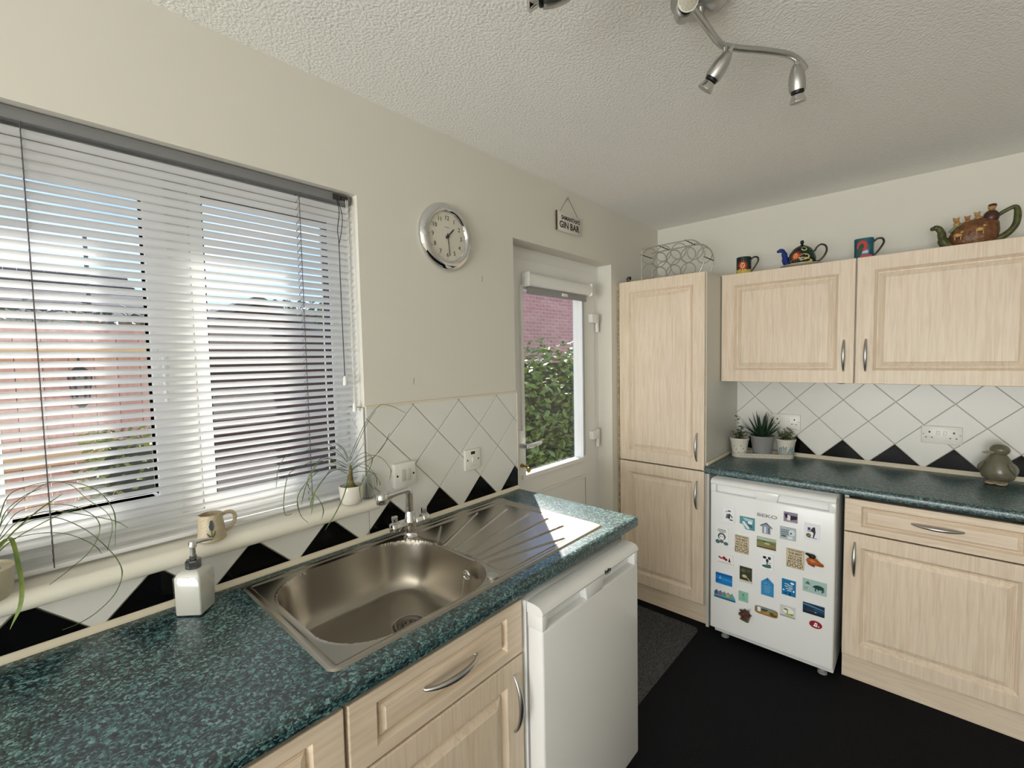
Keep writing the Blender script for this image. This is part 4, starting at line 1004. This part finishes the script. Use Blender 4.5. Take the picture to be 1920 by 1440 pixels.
# stoneware bird
bd = thing('stoneware_bird', 'grey-green glazed stoneware bird on the far worktop by black tiles', 'figurine', (3.135, -1.656, .9102), FAR - radians(18))
BIRD = M('grey_green_stoneware', (112, 110, 92), .22, var=(20, (96, 92, 74)))
b = MB(); rings = []
for z, r in [(.014, .018), (.018, .036), (.028, .050), (.042, .056), (.06, .056), (.082, .052), (.104, .044), (.122, .034), (.134, .026), (.142, .02)]:
    rings.append([(r * 1.02 * cos(2 * pi * j / 36), r * .86 * sin(2 * pi * j / 36), z) for j in range(36)])
b.loft(rings); b.build('body', BIRD, bd, smooth=60)
for s in (-1, 1):
    b = MB(); rings = []
    for k in range(1, 12):
        t = k / 12; zc = .112 - .07 * t; r_ = sin(pi * t ** .8); rings.append([(s * (.030 + .026 * sin(pi * t * .62)) + s * .013 * r_ * cos(q * pi / 7), -.004 + .036 * r_ * sin(q * pi / 7), zc) for q in range(14)])
    b.loft(rings); b.build('wing', BIRD, bd, smooth=60)
b = MB(); b.ball((.004, -.002, .156), (.033, .029, .026), 20, 12); b.build('head', BIRD, bd, smooth=70)
b = MB(); b.tube([(-.012, -.014, .146), (-.032, -.020, .142), (-.048, -.022, .1405)], [.017, .014, .004], 12, flat=.45, up=(0, 0, 1)); b.build('beak', M('pale_stoneware', (150, 140, 114), .3), bd, smooth=60)
b = MB()
for s in (-1, 1): b.ball((s * .016, -.020, .007), (.02, .026, .007))
b.ball((0, 0, .010), (.034, .026, .010)); b.build('feet', M('cream_stoneware', (186, 168, 138), .4), bd, smooth=60)

# ---------------------------------------------------------------- magnets on the fridge door
FX, FY, FZ_ = 2.597, -.590, 0
def magnet(label, cx, cz, w_, h_, base, art=(), shape=None, t=.004, txt=()):
    m_ = thing('fridge_magnet', label, 'magnet', (FX - .0002, FY - cx, cz), FAR, 'fridge magnets')
    poly = shape or [(-.5, -.5), (.5, -.5), (.5, .5), (-.5, .5)]
    b = MB(); b.prism([(x * w_, z * h_) for x, z in poly], -t, 0); b.build('tile', C(base, .3), m_)
    by = {}
    for k, (c, p) in enumerate(art): by.setdefault(c, []).append((k, p))
    for c, ps in by.items():
        b = MB()
        for k, p in ps: b.face([(x * w_, -t - .0003 - .00008 * k, z * h_) for x, z in p])
        b.build('print', C(c, .35), m_)
    for s_, sz, x, z, c, sx in txt: text('print', s_, sz, C(c, .4), m_, (x * w_, -t - .0012, z * h_), ext=.0002, sx=sx, bold=.0002)
    return m_
def E(cx, cz, rx, rz, n=12, a0=0): return [(cx + rx * cos(2 * pi * k / n + a0), cz + rz * sin(2 * pi * k / n + a0)) for k in range(n)]
def B(x0, x1, z0, z1): return [(x0, z0), (x1, z0), (x1, z1), (x0, z1)]
K = (40, 42, 46); G = (96, 104, 108); W_ = (240, 242, 244); GR = (60, 104, 100)
magnet('white magnet with small grey sketch, top left of the fridge door', .092, .700, .054, .076, W_, [(G, E(.02, .26, .16, .06)), (K, E(-.22, .2, .05, .04)), (G, [(-.3, -.25), (-.2, .05), (.1, .1), (.35, -.12), (.3, -.2), (.05, 0), (.02, -.25)]), (K, B(-.06, .1, -.26, .02)), (G, E(.2, -.32, .18, .05))])
magnet('teal picture magnet with white shapes, left of the fridge logo', .177, .676, .068, .062, (84, 148, 160), [((176, 208, 214), [(-.3, .42), (.38, .36), (.4, .2), (-.1, .2)]), ((222, 234, 236), [(-.35, .05), (-.2, .16), (.2, -.4), (0, -.45)]), ((40, 92, 104), [(-.02, .05), (.2, -.02), (.42, -.3), (.2, -.26)]), ((230, 240, 240), E(.2, .1, .16, .14))], [(-.5, -.1), (-.5, .5), (.5, .5), (.5, -.5), (-.1, -.5), (-.28, -.12)][::-1])
magnet('silver beach hut shaped magnet below the fridge logo', .262, .672, .052, .055, (150, 160, 176), [((90, 98, 112), [(-.5, .2), (0, .5), (.5, .1), (.5, 0), (0, .38), (-.5, .1)]), ((224, 226, 232), B(-.16, 0, -.44, .1)), ((90, 98, 112), B(.18, .28, -.45, .1))], [(-.34, -.5), (.34, -.5), (.34, .1), (.5, .02), (0, .5), (-.5, .12), (-.34, .1)])
magnet('black and white animal photo magnet at the top right', .363, .748, .056, .046, (142, 132, 158), [((22, 20, 28), [(-.45, .3), (-.1, .36), (-.2, -.2), (-.36, -.1)]), ((22, 20, 28), [(.0, .2), (.48, .2), (.48, -.1), (.0, -.3)]), ((232, 226, 226), [(-.2, .3), (0, .1), (-.02, -.35), (-.25, -.3)]), ((160, 150, 150), B(-.45, .45, -.46, -.36))])
magnet('grey blue magnet with lettering and a dog face under the animal photo', .353, .668, .066, .060, (176, 190, 196), [((120, 138, 146), B(-.44, .1, .2, .3)), ((100, 116, 126), B(-.44, .12, .05, .14)), ((100, 116, 126), B(-.44, .05, -.1, -.02)), ((80, 96, 104), B(-.4, -.1, -.3, -.16)), ((214, 224, 226), E(.25, .12, .2, .26)), ((50, 64, 68), E(.2, .06, .06, .07)), ((220, 228, 226), B(0, .3, -.4, -.2))])
magnet('white magnet with dark figure and yellow patch, right edge of the door', .449, .699, .061, .077, (238, 238, 246), [(K, [(.05, .3), (.18, .32), (.22, 0), (.12, -.35), (.05, -.3), (.1, -.05), (-.1, .1)]), (K, B(-.3, .0, .02, .06)), ((58, 64, 100), B(-.28, -.1, .1, .26)), (K, E(-.22, -.22, .16, .12)), ((150, 140, 50), E(-.22, -.22, .12, .06)), (K, B(-.2, .32, -.36, -.33))])
magnet('white magnet with cartoon animal under lines of writing, left edge of door', .058, .581, .064, .091, (236, 240, 240), [(K, B(-.3, .3, .36, .39)), (K, B(-.34, .34, .28, .31)), (K, B(-.2, .2, .2, .23)), (K, E(0, -.02, .3, .2)), ((240, 244, 244), E(0, -.05, .2, .16)), (K, E(-.08, -.02, .04, .03)), (K, E(.1, -.02, .04, .03)), ((70, 110, 108), E(-.3, -.34, .18, .12)), ((70, 110, 108), E(.32, -.38, .18, .1)), (G, E(0, -.3, .15, .1))])
DOGT = (('IF YOU WANT', .0092), ('THE BEST', .0135), ('SEAT IN THE', .0098), ('HOUSE', .0175), ('MOVE THE', .0118), ('DOG!', .0235))
def dog(label, cx, cz, w_, h_):
    zs = (.42, .27, .12, -.03, -.185, -.36)
    magnet(label, cx, cz, w_, h_, (196, 180, 146), [((214, 200, 168), B(-.46, .46, -.46, .46))], txt=[(s_, sz * h_ / .09, 0, z, (56, 46, 34), sx) for (s_, sz), z, sx in zip(DOGT, zs, (.95, .98, .95, 1.0, 1.05, 1.08))])
dog('smaller beige lettered move the dog magnet, left of the landscape magnet', .153, .562, .064, .089)
magnet('wide green and brown moorland landscape magnet in the upper middle', .263, .597, .083, .053, (132, 134, 84), [((178, 190, 172), [(-.5, .2), (.5, .28), (.5, .5), (-.5, .5)]), ((110, 122, 74), [(-.5, 0), (-.1, .2), (.5, -.05), (.5, .1), (-.5, .25)]), ((148, 112, 62), [(-.5, -.4), (.5, -.2), (.5, -.4), (-.5, -.5)]), ((84, 74, 44), B(-.5, .5, -.5, -.38)), ((190, 190, 140), E(.05, 0, .15, .1))])
dog('larger beige lettered move the dog magnet, touching the orange bird', .384, .555, .072, .090)
magnet('white magnet with red shapes and faint letters on the left side', .074, .463, .079, .058, (238, 234, 232), [((150, 30, 50), E(-.05, .1, .1, .16)), ((170, 60, 80), E(-.24, .05, .12, .08)), ((120, 30, 44), E(.08, 0, .08, .12)), (K, [(.2, -.15), (.28, .25), (.36, -.15)]), (G, B(-.4, -.3, .05, .2)), ((190, 180, 176), B(-.42, .42, -.34, -.28))])
magnet('dark photo magnet with a pale yellow shape in the foliage', .173, .412, .056, .078, (58, 62, 48), [((96, 100, 76), E(-.2, .25, .2, .12)), ((84, 88, 64), E(.22, .3, .18, .1)), ((206, 184, 130), E(-.1, -.1, .2, .1)), ((190, 176, 140), [(0, -.05), (.45, -.36), (.45, -.44), (.05, -.15)]), ((206, 206, 200), B(-.5, .5, -.5, -.36))])
magnet('white magnet with a cartoon spotted dog on green, door centre', .266, .507, .058, .076, W_, [((44, 44, 48), E(-.16, .26, .14, .09)), ((44, 44, 48), E(.2, .26, .12, .1)), (K, E(.04, .08, .1, .12)), (G, B(-.02, .08, -.2, 0)), (GR, E(0, -.3, .36, .1)), (GR, E(.2, -.2, .12, .06)), (G, B(.1, .34, -.06, -.03))])
magnet('bright blue seascape magnet with small sail, lower left', .069, .356, .080, .056, (30, 124, 196), [((16, 96, 160), B(-.5, .5, .28, .5)), ((64, 160, 216), [(-.3, .1), (.5, 0), (.5, -.1), (-.3, .0)]), ((20, 90, 170), [(-.5, -.1), (-.1, -.2), (-.5, -.35)]), ((170, 200, 230), [(-.28, -.02), (-.2, .3), (-.18, -.02)])])
magnet('blue house shaped magnet with pale lettering, lower middle', .270, .383, .054, .090, (58, 138, 190), [((24, 40, 60), E(-.02, .38, .05, .03)), ((126, 180, 214), B(-.26, -.04, .16, .2)), ((126, 180, 214), B(.06, .2, .12, .15)), ((126, 180, 214), B(-.3, .3, .0, .03)), ((126, 180, 214), B(-.24, .24, -.1, -.07)), ((126, 180, 214), B(-.3, .3, -.2, -.17)), ((126, 180, 214), B(-.2, .2, -.3, -.27))], [(-.5, -.5), (.5, -.5), (.5, .22), (0, .5), (-.5, .22)])
magnet('deep blue square magnet with white lettering and birds', .360, .408, .057, .076, (20, 118, 172), [(W_, E(.25, .32, .14, .07)), (W_, B(-.3, 0, .2, .24)), (W_, B(-.05, .28, .14, .18)), (W_, B(-.3, -.05, .06, .1)), (W_, B(.0, .3, .02, .06)), (W_, B(-.2, .26, -.08, -.04)), (W_, B(-.1, .2, -.19, -.15)), (W_, E(-.36, -.18, .07, .05)), (W_, E(.36, -.16, .06, .07)), ((14, 40, 84), [(.02, -.46), (.2, -.44), (.1, -.24), (.04, -.24)]), ((14, 60, 110), E(-.2, -.36, .12, .05))])
magnet('pale teal magnet with a dark green pig silhouette', .462, .445, .092, .060, (168, 196, 190), [((28, 70, 64), E(.18, .04, .22, .17)), ((28, 70, 64), [(0, .1), (-.1, .02), (0, -.06)]), ((28, 70, 64), B(.02, .07, -.3, 0)), ((28, 70, 64), B(.14, .18, -.22, 0)), ((28, 70, 64), B(.3, .35, -.3, 0)), ((28, 70, 64), B(.36, .4, -.24, 0)), ((70, 110, 104), [(-.4, .12), (-.28, .38), (-.16, .12)]), ((120, 150, 146), B(-.42, -.38, -.3, -.12)), ((120, 150, 146), B(-.34, -.3, -.3, -.12))])
b_h = [((70, 84, 120), -.40), ((176, 90, 112), -.22), ((84, 150, 140), -.04), ((206, 160, 92), .14), ((110, 160, 130), .32)]
magnet('row of five coloured beach huts magnet on blue strip', .075, .272, .104, .040, (92, 160, 186), [(c, B(x - .07, x + .07, -.1, .25)) for c, x in b_h] + [(c, [(x - .09, .22), (x + .09, .22), (x, .5)]) for c, x in b_h] + [((40, 100, 124), B(-.5, .48, -.5, -.28))], [(-.5, -.5), (.5, -.5), (.46, -.1), (.32, .5), (.23, .24), (.14, .5), (.05, .24), (-.04, .5), (-.13, .24), (-.22, .5), (-.31, .24), (-.40, .5), (-.5, .2)], .006)
magnet('small mint green square magnet above the brown spiky magnet', .163, .296, .044, .050, (140, 192, 172), [((90, 140, 124), E(0, .2, .1, .12)), ((100, 150, 134), B(-.16, .16, -.02, .02)), ((100, 150, 134), B(-.22, .22, -.14, -.1)), ((100, 150, 134), B(-.2, .2, -.26, -.22))])
magnet('long rounded beach view magnet near the bottom', .266, .256, .100, .038, (150, 120, 68), [((104, 150, 166), [(-.42, .46), (.3, .42), (.44, .2), (-.46, .2)]), ((238, 234, 232), B(-.38, -.24, -.2, .4)), ((50, 70, 60), [(-.2, .26), (.1, .3), (.0, .05), (-.2, .05)]), ((190, 140, 70), [(-.2, -.3), (.1, .1), (.2, -.3)]), ((90, 80, 30), E(.3, -.12, .16, .22)), ((170, 140, 60), E(.38, .05, .06, .14))], rrect(-.5, .5, -.5, .5, .22, 4))
magnet('white magnet with a yellow green tree drawing, bottom middle', .357, .290, .063, .054, (206, 210, 206), [((238, 238, 230), E(.05, .1, .35, .3)), ((120, 124, 80), B(-.04, .02, -.2, .25)), ((120, 124, 80), E(-.12, .2, .14, .08)), ((180, 180, 70), E(.08, -.22, .26, .09)), ((140, 150, 80), E(.28, -.16, .12, .08)), ((150, 156, 150), B(-.5, .5, -.46, -.36))])
magnet('dark blue lake at dusk magnet, lower right', .460, .338, .084, .048, (30, 56, 84), [((90, 130, 156), [(-.48, .3), (.0, .2), (.48, .1), (.48, .2), (0, .36), (-.48, .42)]), ((20, 34, 50), B(-.5, .5, -.5, -.3)), ((60, 66, 60), [(-.4, -.2), (.1, -.3), (.1, -.14), (-.3, -.06)]), ((150, 176, 190), E(.1, -.2, .04, .06)), ((46, 90, 130), [(.0, 0), (.48, -.1), (.48, .02), (0, .1)])])
magnet('red oval magnet with white emblem, lowest on the right', .469, .270, .050, .034, (150, 40, 50), [(W_, E(.02, .08, .12, .24)), (W_, [(-.2, -.2), (.1, -.28), (.14, .0), (-.1, .0)]), (W_, E(.24, -.14, .06, .09)), ((150, 40, 50), E(.02, .05, .03, .14))], E(0, 0, .5, .5, 28))
# shaped figurine magnets
rbn = thing('fridge_magnet', 'bird shaped magnet with black head and orange body', 'magnet', (FX - .0002, FY - .456, .571), FAR, 'fridge magnets')
b = MB(); b.ball((-.002, -.012, -.004), (.024, .012, .017), 16, 10); b.tube([(.012, -.011, -.008), (.03, -.008, -.016), (.04, -.006, -.017)], [.013, .008, .004], 10); b.build('body', M('robin_orange', (190, 104, 40), .3, var=(70, (150, 70, 24))), rbn, smooth=60)
b = MB(); b.ball((-.004, -.013, .019), (.015, .010, .0095)); b.tube([(-.014, -.013, .022), (-.026, -.012, .025), (-.031, -.012, .0255)], [.007, .0045, .002], 10); b.build('head', C((22, 18, 18), .25), rbn, smooth=60)
b = MB(); b.tube([(-.026, -.006, -.004), (-.014, -.008, -.018), (.0, -.008, -.028)], [.003, .008, .003], 8); b.tube([(.0, -.008, -.018), (.004, -.008, -.03)], .003, 6); b.build('feet', C((120, 44, 24), .4), rbn, smooth=60)
cone = thing('fridge_magnet', 'brown spiky cone shaped magnet with green base, bottom left', 'magnet', (FX - .0002, FY - .174, .205), FAR, 'fridge magnets')
b = MB(); rnd = random.Random(2)
for k in range(26):
    a = k * 2.4; r_ = .024 * sqrt(k / 26); c = Vector((r_ * cos(a), -.008 - .012 * (1 - k / 26), .006 + r_ * sin(a)))
    d = Vector((cos(a), -.5, sin(a))).normalized(); s_ = d.orthogonal().normalized(); b.loft([[c + s_ * .005, c - s_ * .005, c + Vector((0, .004, 0))], [c + d * .011 + s_ * .002, c + d * .011 - s_ * .002, c + d * .011 + Vector((0, .002, 0))]])
b.ball((0, -.008, .006), (.022, .008, .022)); b.build('cone', M('pine_cone_brown', (104, 68, 56), .6, var=(90, (70, 44, 36))), cone)
b = MB(); b.ball((-.006, -.008, -.024), (.02, .007, .008)); b.ball((.004, -.007, -.029), (.013, .006, .006)); b.build('moss', M('moss_green', (86, 88, 52), .8, bump=(200, 1.)), cone, smooth=60)
b = MB(); b.tube([(.018, -.01, .02), (.024, -.014, .046)], .0008, 5); b.build('twig', C((80, 60, 46), .7), cone)

# ---------------------------------------------------------------- the garden outside
GZ = -.16
struct(MB().box(-14, 30, .30, 60, GZ - .1, GZ).build('floor_patio', M('pale_paving', (176, 168, 152), .9, var=(3, (150, 142, 128)), bump=(20, .5))), 'pale garden paving outside')
bpy.data.objects['floor_patio'].name = 'ground'
def leafcard(rnd, c, s, up=.3):
    a = rnd.uniform(0, 2 * pi); d = Vector((cos(a), sin(a), rnd.uniform(-.6, .6))).normalized(); n = Vector((rnd.uniform(-1, 1), rnd.uniform(-1, 1) - .4, rnd.uniform(-.2, 1))).normalized()
    w_ = d.cross(n); w_ = w_.normalized() if w_.length > .01 else Vector((1, 0, 0)); n = w_.cross(d)
    return [c, c + d * s * .45 + w_ * s * .24 + n * s * .05, c + d * s, c + d * s * .45 - w_ * s * .24 + n * s * .05]
def bush(name, label, cat, lo, hi, n, s, mat, seed, core, group=None):
    """shrub: twiggy core mass and a countless shell of leaves"""
    rnd = random.Random(seed); t = thing(name, label, cat, ((lo[0] + hi[0]) / 2, (lo[1] + hi[1]) / 2, GZ), 0, group)
    c = Vector(((lo[0] + hi[0]) / 2, (lo[1] + hi[1]) / 2, GZ)); b = MB(); vv = []; ff = []
    for k in range(n):
        p = Vector([rnd.uniform(lo[i], hi[i]) for i in range(3)]) - c
        q = leafcard(rnd, p, s * rnd.uniform(.7, 1.25)); i0 = len(vv); vv += q; ff.append((i0, i0 + 1, i0 + 2)); ff.append((i0, i0 + 2, i0 + 3))
    b.add(vv, ff); me = bpy.data.meshes.new('foliage'); me.from_pydata(vv, [], ff); me.materials.append(mat)
    f = link('foliage', me, t); f['kind'] = 'stuff'
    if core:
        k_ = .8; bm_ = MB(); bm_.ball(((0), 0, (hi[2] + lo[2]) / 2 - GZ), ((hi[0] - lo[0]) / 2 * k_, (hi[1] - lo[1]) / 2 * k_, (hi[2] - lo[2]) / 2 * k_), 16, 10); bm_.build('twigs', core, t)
    st = MB(); st.tube([(0, 0, 0), (0, 0, max(.1, lo[2] - GZ + .3))], .03, 8); st.build('stem', M('bark', (70, 54, 40), .9), t)
    return t
def leafmat(name, a, b_, tr=.25):
    mt = M(name, a, .35, var=(6, b_)); mt.node_tree.nodes['Principled BSDF'].inputs['Subsurface Weight'].default_value = 0
    return mt
LAUREL = leafmat('laurel_leaf', (66, 96, 40), (128, 146, 66)); IVY = leafmat('privet_leaf', (44, 70, 34), (104, 118, 50)); YEL = leafmat('golden_shrub_leaf', (130, 128, 48), (92, 104, 40)); DKG = leafmat('dark_tree_leaf', (26, 50, 28), (62, 84, 40))
CORE = M('twig_core', (30, 36, 22), .95, var=(12, (46, 52, 30)))  # dark brown-green mottle for the twig mass inside shrubs and hedge

# laurel hedge behind the door glass : the nearest leaves one by one, the rest as a mass
hg = thing('laurel_hedge', 'tall laurel hedge seen through the door glass', 'hedge', (4.2, 1.75, GZ))
o0 = Vector((4.2, 1.75, GZ)); rnd = random.Random(11)
vv = []; ff = []
for k in range(9000):
    p = Vector((rnd.uniform(2.6, 6.2), rnd.uniform(1.45, 2.1), rnd.uniform(GZ, 1.62 + .12 * sin(k)))) - o0
    q = leafcard(rnd, p, .075 * rnd.uniform(.7, 1.3)); i0 = len(vv); vv += q; ff.append((i0, i0 + 1, i0 + 2)); ff.append((i0, i0 + 2, i0 + 3))
me = bpy.data.meshes.new('foliage'); me.from_pydata(vv, [], ff); me.materials.append(LAUREL); f = link('foliage', me, hg); f['kind'] = 'stuff'
lm = MB(); lm.loft([[(0, -.002, 0), (0, .002, 0), (0, 0, .001)], [(.045, -.026, .006), (.045, .026, .006), (.045, 0, -.001)], [(.075, -.018, .004), (.075, .018, .004), (.075, 0, -.004)], [(.105, -.001, -.008), (.105, .001, -.008), (.105, 0, -.009)]]); leaf_me = lm.mesh('leaf', LAUREL)
for k in range(260):
    o = link('leaf', leaf_me, hg, Vector((rnd.uniform(2.95, 4.9), rnd.uniform(1.40, 1.47), rnd.uniform(.2, 1.66))) - o0, (rnd.uniform(-1.2, 1.2), rnd.uniform(-.6, 1.4), rnd.uniform(0, 6.3)))
    o.scale = (1, 1, 1)
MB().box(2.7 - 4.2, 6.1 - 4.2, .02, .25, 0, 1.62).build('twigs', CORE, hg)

# neighbour's brick wall above the hedge, brick by brick where it shows
bw = thing('brick_wall', 'red brick wall of the neighbouring house above the hedge', 'wall', (5.2, 4.62, GZ))
MORT = M('pale_mortar', (232, 220, 212), .9)
MB().box(0, 7.0, .012, .3, 0, 4.4).build('mortar', MORT, bw)
BR = [M('red_brick_%d' % i, c, .85, var=(25, d_), bump=(60, .6)) for i, (c, d_) in enumerate([((188, 128, 118), (200, 140, 128)), ((196, 136, 124), (178, 118, 110)), ((206, 148, 136), (188, 130, 120))])]
BM = [MB().box(0, .215, 0, .02, 0, .065).mesh('brick', x, None, .003, 1) for x in BR]
rnd = random.Random(5); n_b = 0
for r in range(0, 22):
    for c in range(0, 24):
        x = .4 + c * .225 + (.1125 if r % 2 else 0); z = 1.70 + r * .075
        if n_b < 300 and c < 14: link('brick', BM[rnd.randrange(3)], bw, (x, 0, z)); n_b += 1
vv = MB()
for r in range(0, 58):
    for c in range(0, 30):
        x = .4 + c * .225 + (.1125 if r % 2 else 0) - .225; z = .05 + r * .075
        if (22.9 > (z - 1.70) / .075 > -.1) and c - 1 < 14 and c >= 1: continue
        vv.box(x, x + .215, .0, .02, z, z + .065)
s_ = vv.build('brickwork', BR[0], bw); s_['kind'] = 'stuff'

# timber fence with vertical boards (left light of the window)
fn = thing('garden_fence', 'pinkish timber board fence behind the window blind', 'fence', (-3.2, 2.75, GZ))
BOARD = [M('weathered_board_%d' % i, c, .85, var=(5, d_, (6, 6, .6)), bump=(30, .4)) for i, (c, d_) in enumerate([((205, 160, 144), (188, 140, 124)), ((212, 170, 152), (194, 150, 132)), ((198, 152, 136), (180, 132, 118))])]
FB = [MB().box(0, .118, 0, .02, 0, 1.86).mesh('board', x, None, .003, 1) for x in BOARD]
for k in range(36): link('board', FB[k % 3], fn, (k * .121, .004 * (k % 2), .03))
for z in (.35, 1.05, 1.75): MB().box(0, 4.36, -.04, 0, z, z + .07).build('rail', M('pale_rail', (206, 170, 128), .85), fn)
for k in range(3): MB().box(k * 2.1, k * 2.1 + .09, .02, .11, 0, 1.89).build('post', M('pale_rail', (206, 170, 128)), fn)
MB().box(0, 4.36, -.02, .05, 1.89, 1.93).build('capping_rail', BOARD[2], fn)
# black metal wall lantern on the fence
ln_ = thing('garden_lantern', 'black metal lantern hanging on the garden fence', 'lantern', (.472, 2.686, 1.27))
ln_.scale = (.58, .58, .58)
BLK = M('black_iron', (18, 18, 20), .5)
b = MB(); b.lathe([(.11, .34), (.10, .36), (.03, .43), (.012, .45)], 6); b.build('roof', BLK, ln_)
b = MB()
for k in range(6): a = pi / 3 * k; b.tube([(.10 * cos(a), .10 * sin(a), .34), (.06 * cos(a), .06 * sin(a), 0)], .008, 6)
b.build('cage', BLK, ln_)
b = MB(); b.lathe([(.07, 0), (.07, .02), (.02, -.04)], 6); b.build('base', BLK, ln_)
b = MB(); b.tube(catmull([(0, .11, .30), (0, .10, .48), (0, .03, .54), (0, 0, .47), (0, 0, .44)], 4), .009, 6); b.build('bracket', BLK, ln_)
b = MB(); b.lathe([(.085, .32), (.052, .02)], 6, cap0=False, cap1=False); b.build('lantern_pane', glass_mat('lantern_glass', (.75, .78, .8)), ln_)

# dark timber shed (right light of the window)
sh = thing('garden_shed', 'dark brown timber shed with low gable roof behind the window blind', 'shed', (1.00, 3.1, GZ))
SH = M('dark_shed_board', (74, 42, 38), .8, var=(4, (54, 30, 28), (.6, 6, 6)), bump=(30, .4))
sbm = MB().box(0, 1.4, 0, .02, 0, .128).mesh('board', SH, None, .004, 1)
for k in range(14): link('board', sbm, sh, (0, .002 * (k % 2), .02 + k * .131))
MB().box(.02, 1.38, .02, 1.6, 0, 1.84).build('shell', SH, sh)
for x in (-.01, 1.36): MB().box(x, x + .06, -.02, .03, 0, 1.86).build('corner_post', M('shed_trim', (120, 84, 60), .8), sh)
RF = M('grey_felt_roof', (86, 86, 88), .9, bump=(60, .5))
b = MB(); b.prism([(-.15, 1.82), (.68, 2.22), (1.55, 1.82), (1.55, 1.88), (.68, 2.28), (-.15, 1.88)], -.12, 1.7); b.build('roof', RF, sh)
b = MB(); b.prism([(0, 1.85), (1.38, 1.85), (.68, 2.2)], .0, .02); b.build('gable', SH, sh)

# shrubs and trees
bush('golden_shrub', 'golden green shrub beside the mullion, low in the window', 'shrub', (.40, 1.75, .62), (.86, 2.2, 1.16), 1500, .045, YEL, 21, CORE)
bush('privet_bush', 'dark green privet bush at the window bottom', 'shrub', (.50, 1.0, GZ), (1.35, 1.6, .80), 1900, .045, IVY, 22, CORE)
bush('dark_conifer', 'dark evergreen tree above the fence on the left', 'tree', (-1.2, 6.2, 1.0), (1.6, 7.4, 2.3), 2600, .10, DKG, 23, CORE, 'trees beyond the fence')
bush('garden_tree', 'leafy tree showing over the shed roof', 'tree', (2.75, 6.0, 1.2), (5.4, 7.2, 2.55), 2600, .11, leafmat('mid_tree_leaf', (54, 84, 40), (104, 124, 58)), 24, CORE, 'trees beyond the fence')
# ornamental dry grass
gr_ = thing('dry_grass', 'straw coloured ornamental grass tuft in front of the fence', 'grass', (.12, 1.35, GZ)); rnd = random.Random(8); b = MB()
for k in range(220):
    a = rnd.uniform(0, 6.28); r_ = rnd.uniform(.05, .36); h = rnd.uniform(.6, 1.15); x0, y0 = rnd.uniform(-.08, .08), rnd.uniform(-.08, .08)
    b.tube([(x0, y0, 0), (x0 + r_ * .4 * cos(a), y0 + r_ * .4 * sin(a), h * .7), (x0 + r_ * cos(a), y0 + r_ * sin(a), h)], [.004, .003, .001], 3)
o = b.build('blades', M('straw_grass', (206, 176, 122), .9), gr_); o['kind'] = 'stuff'
# neighbour's house with dark tiled roof, far behind the fence
nh = thing('neighbour_house', 'distant house with dark tiled roof above the fence', 'house', (-6.3, 15, GZ))
MB().box(0, 10.2, 0, 7, 0, 3.0).build('wall', M('house_render', (150, 120, 104), .9), nh)
RT_ = M('dark_roof_tile', (78, 74, 78), .85, var=(3, (56, 54, 58)))
for k in range(9):
    t0, t1 = k / 9, (k + 1) / 9; b = MB()
    b.loft([[(-.3, -.5 + 4 * t0, 2.95 + 1.5 * t0), (10.5 - 1.6 * t0, -.5 + 4 * t0, 2.95 + 1.5 * t0), (10.5 - 1.6 * t0, -.5 + 4 * t0, 3.03 + 1.5 * t0), (-.3, -.5 + 4 * t0, 3.03 + 1.5 * t0)], [(-.3, -.5 + 4 * t1, 2.95 + 1.5 * t1), (10.5 - 1.6 * t1, -.5 + 4 * t1, 2.95 + 1.5 * t1), (10.5 - 1.6 * t1, -.5 + 4 * t1, 2.99 + 1.5 * t1), (-.3, -.5 + 4 * t1, 2.99 + 1.5 * t1)]])
    b.build('tile_course', RT_, nh)
b = MB()
for k in range(34): b.lathe([(.14, 0), (.14, .27)], 8, (-.2 + .28 * k - .1, 3.55, 4.5), 'x')
b.build('ridge_tiles', RT_, nh)
b = MB(); b.prism([(-.3, 3.0), (8.9, 3.0), (8.9, 4.45), (-.3, 4.45)], 3.5, 3.6); b.build('roof_back', RT_, nh)
# street lamp
sl_ = thing('street_lamp', 'dark street lamp post against the sky through the blind', 'street lamp', (1.53, 14.0, GZ))
b = MB(); b.tube([(0, 0, 0), (0, 0, 4.95)], [.06, .04], 10); b.build('post', M('lamp_post_grey', (86, 88, 94), .6), sl_)
b = MB(); b.box(-.06, .5, -.1, .1, 4.9, 4.98); b.build('lamp_head', M('lamp_post_grey', (86, 88, 94)), sl_, bevel=.03)
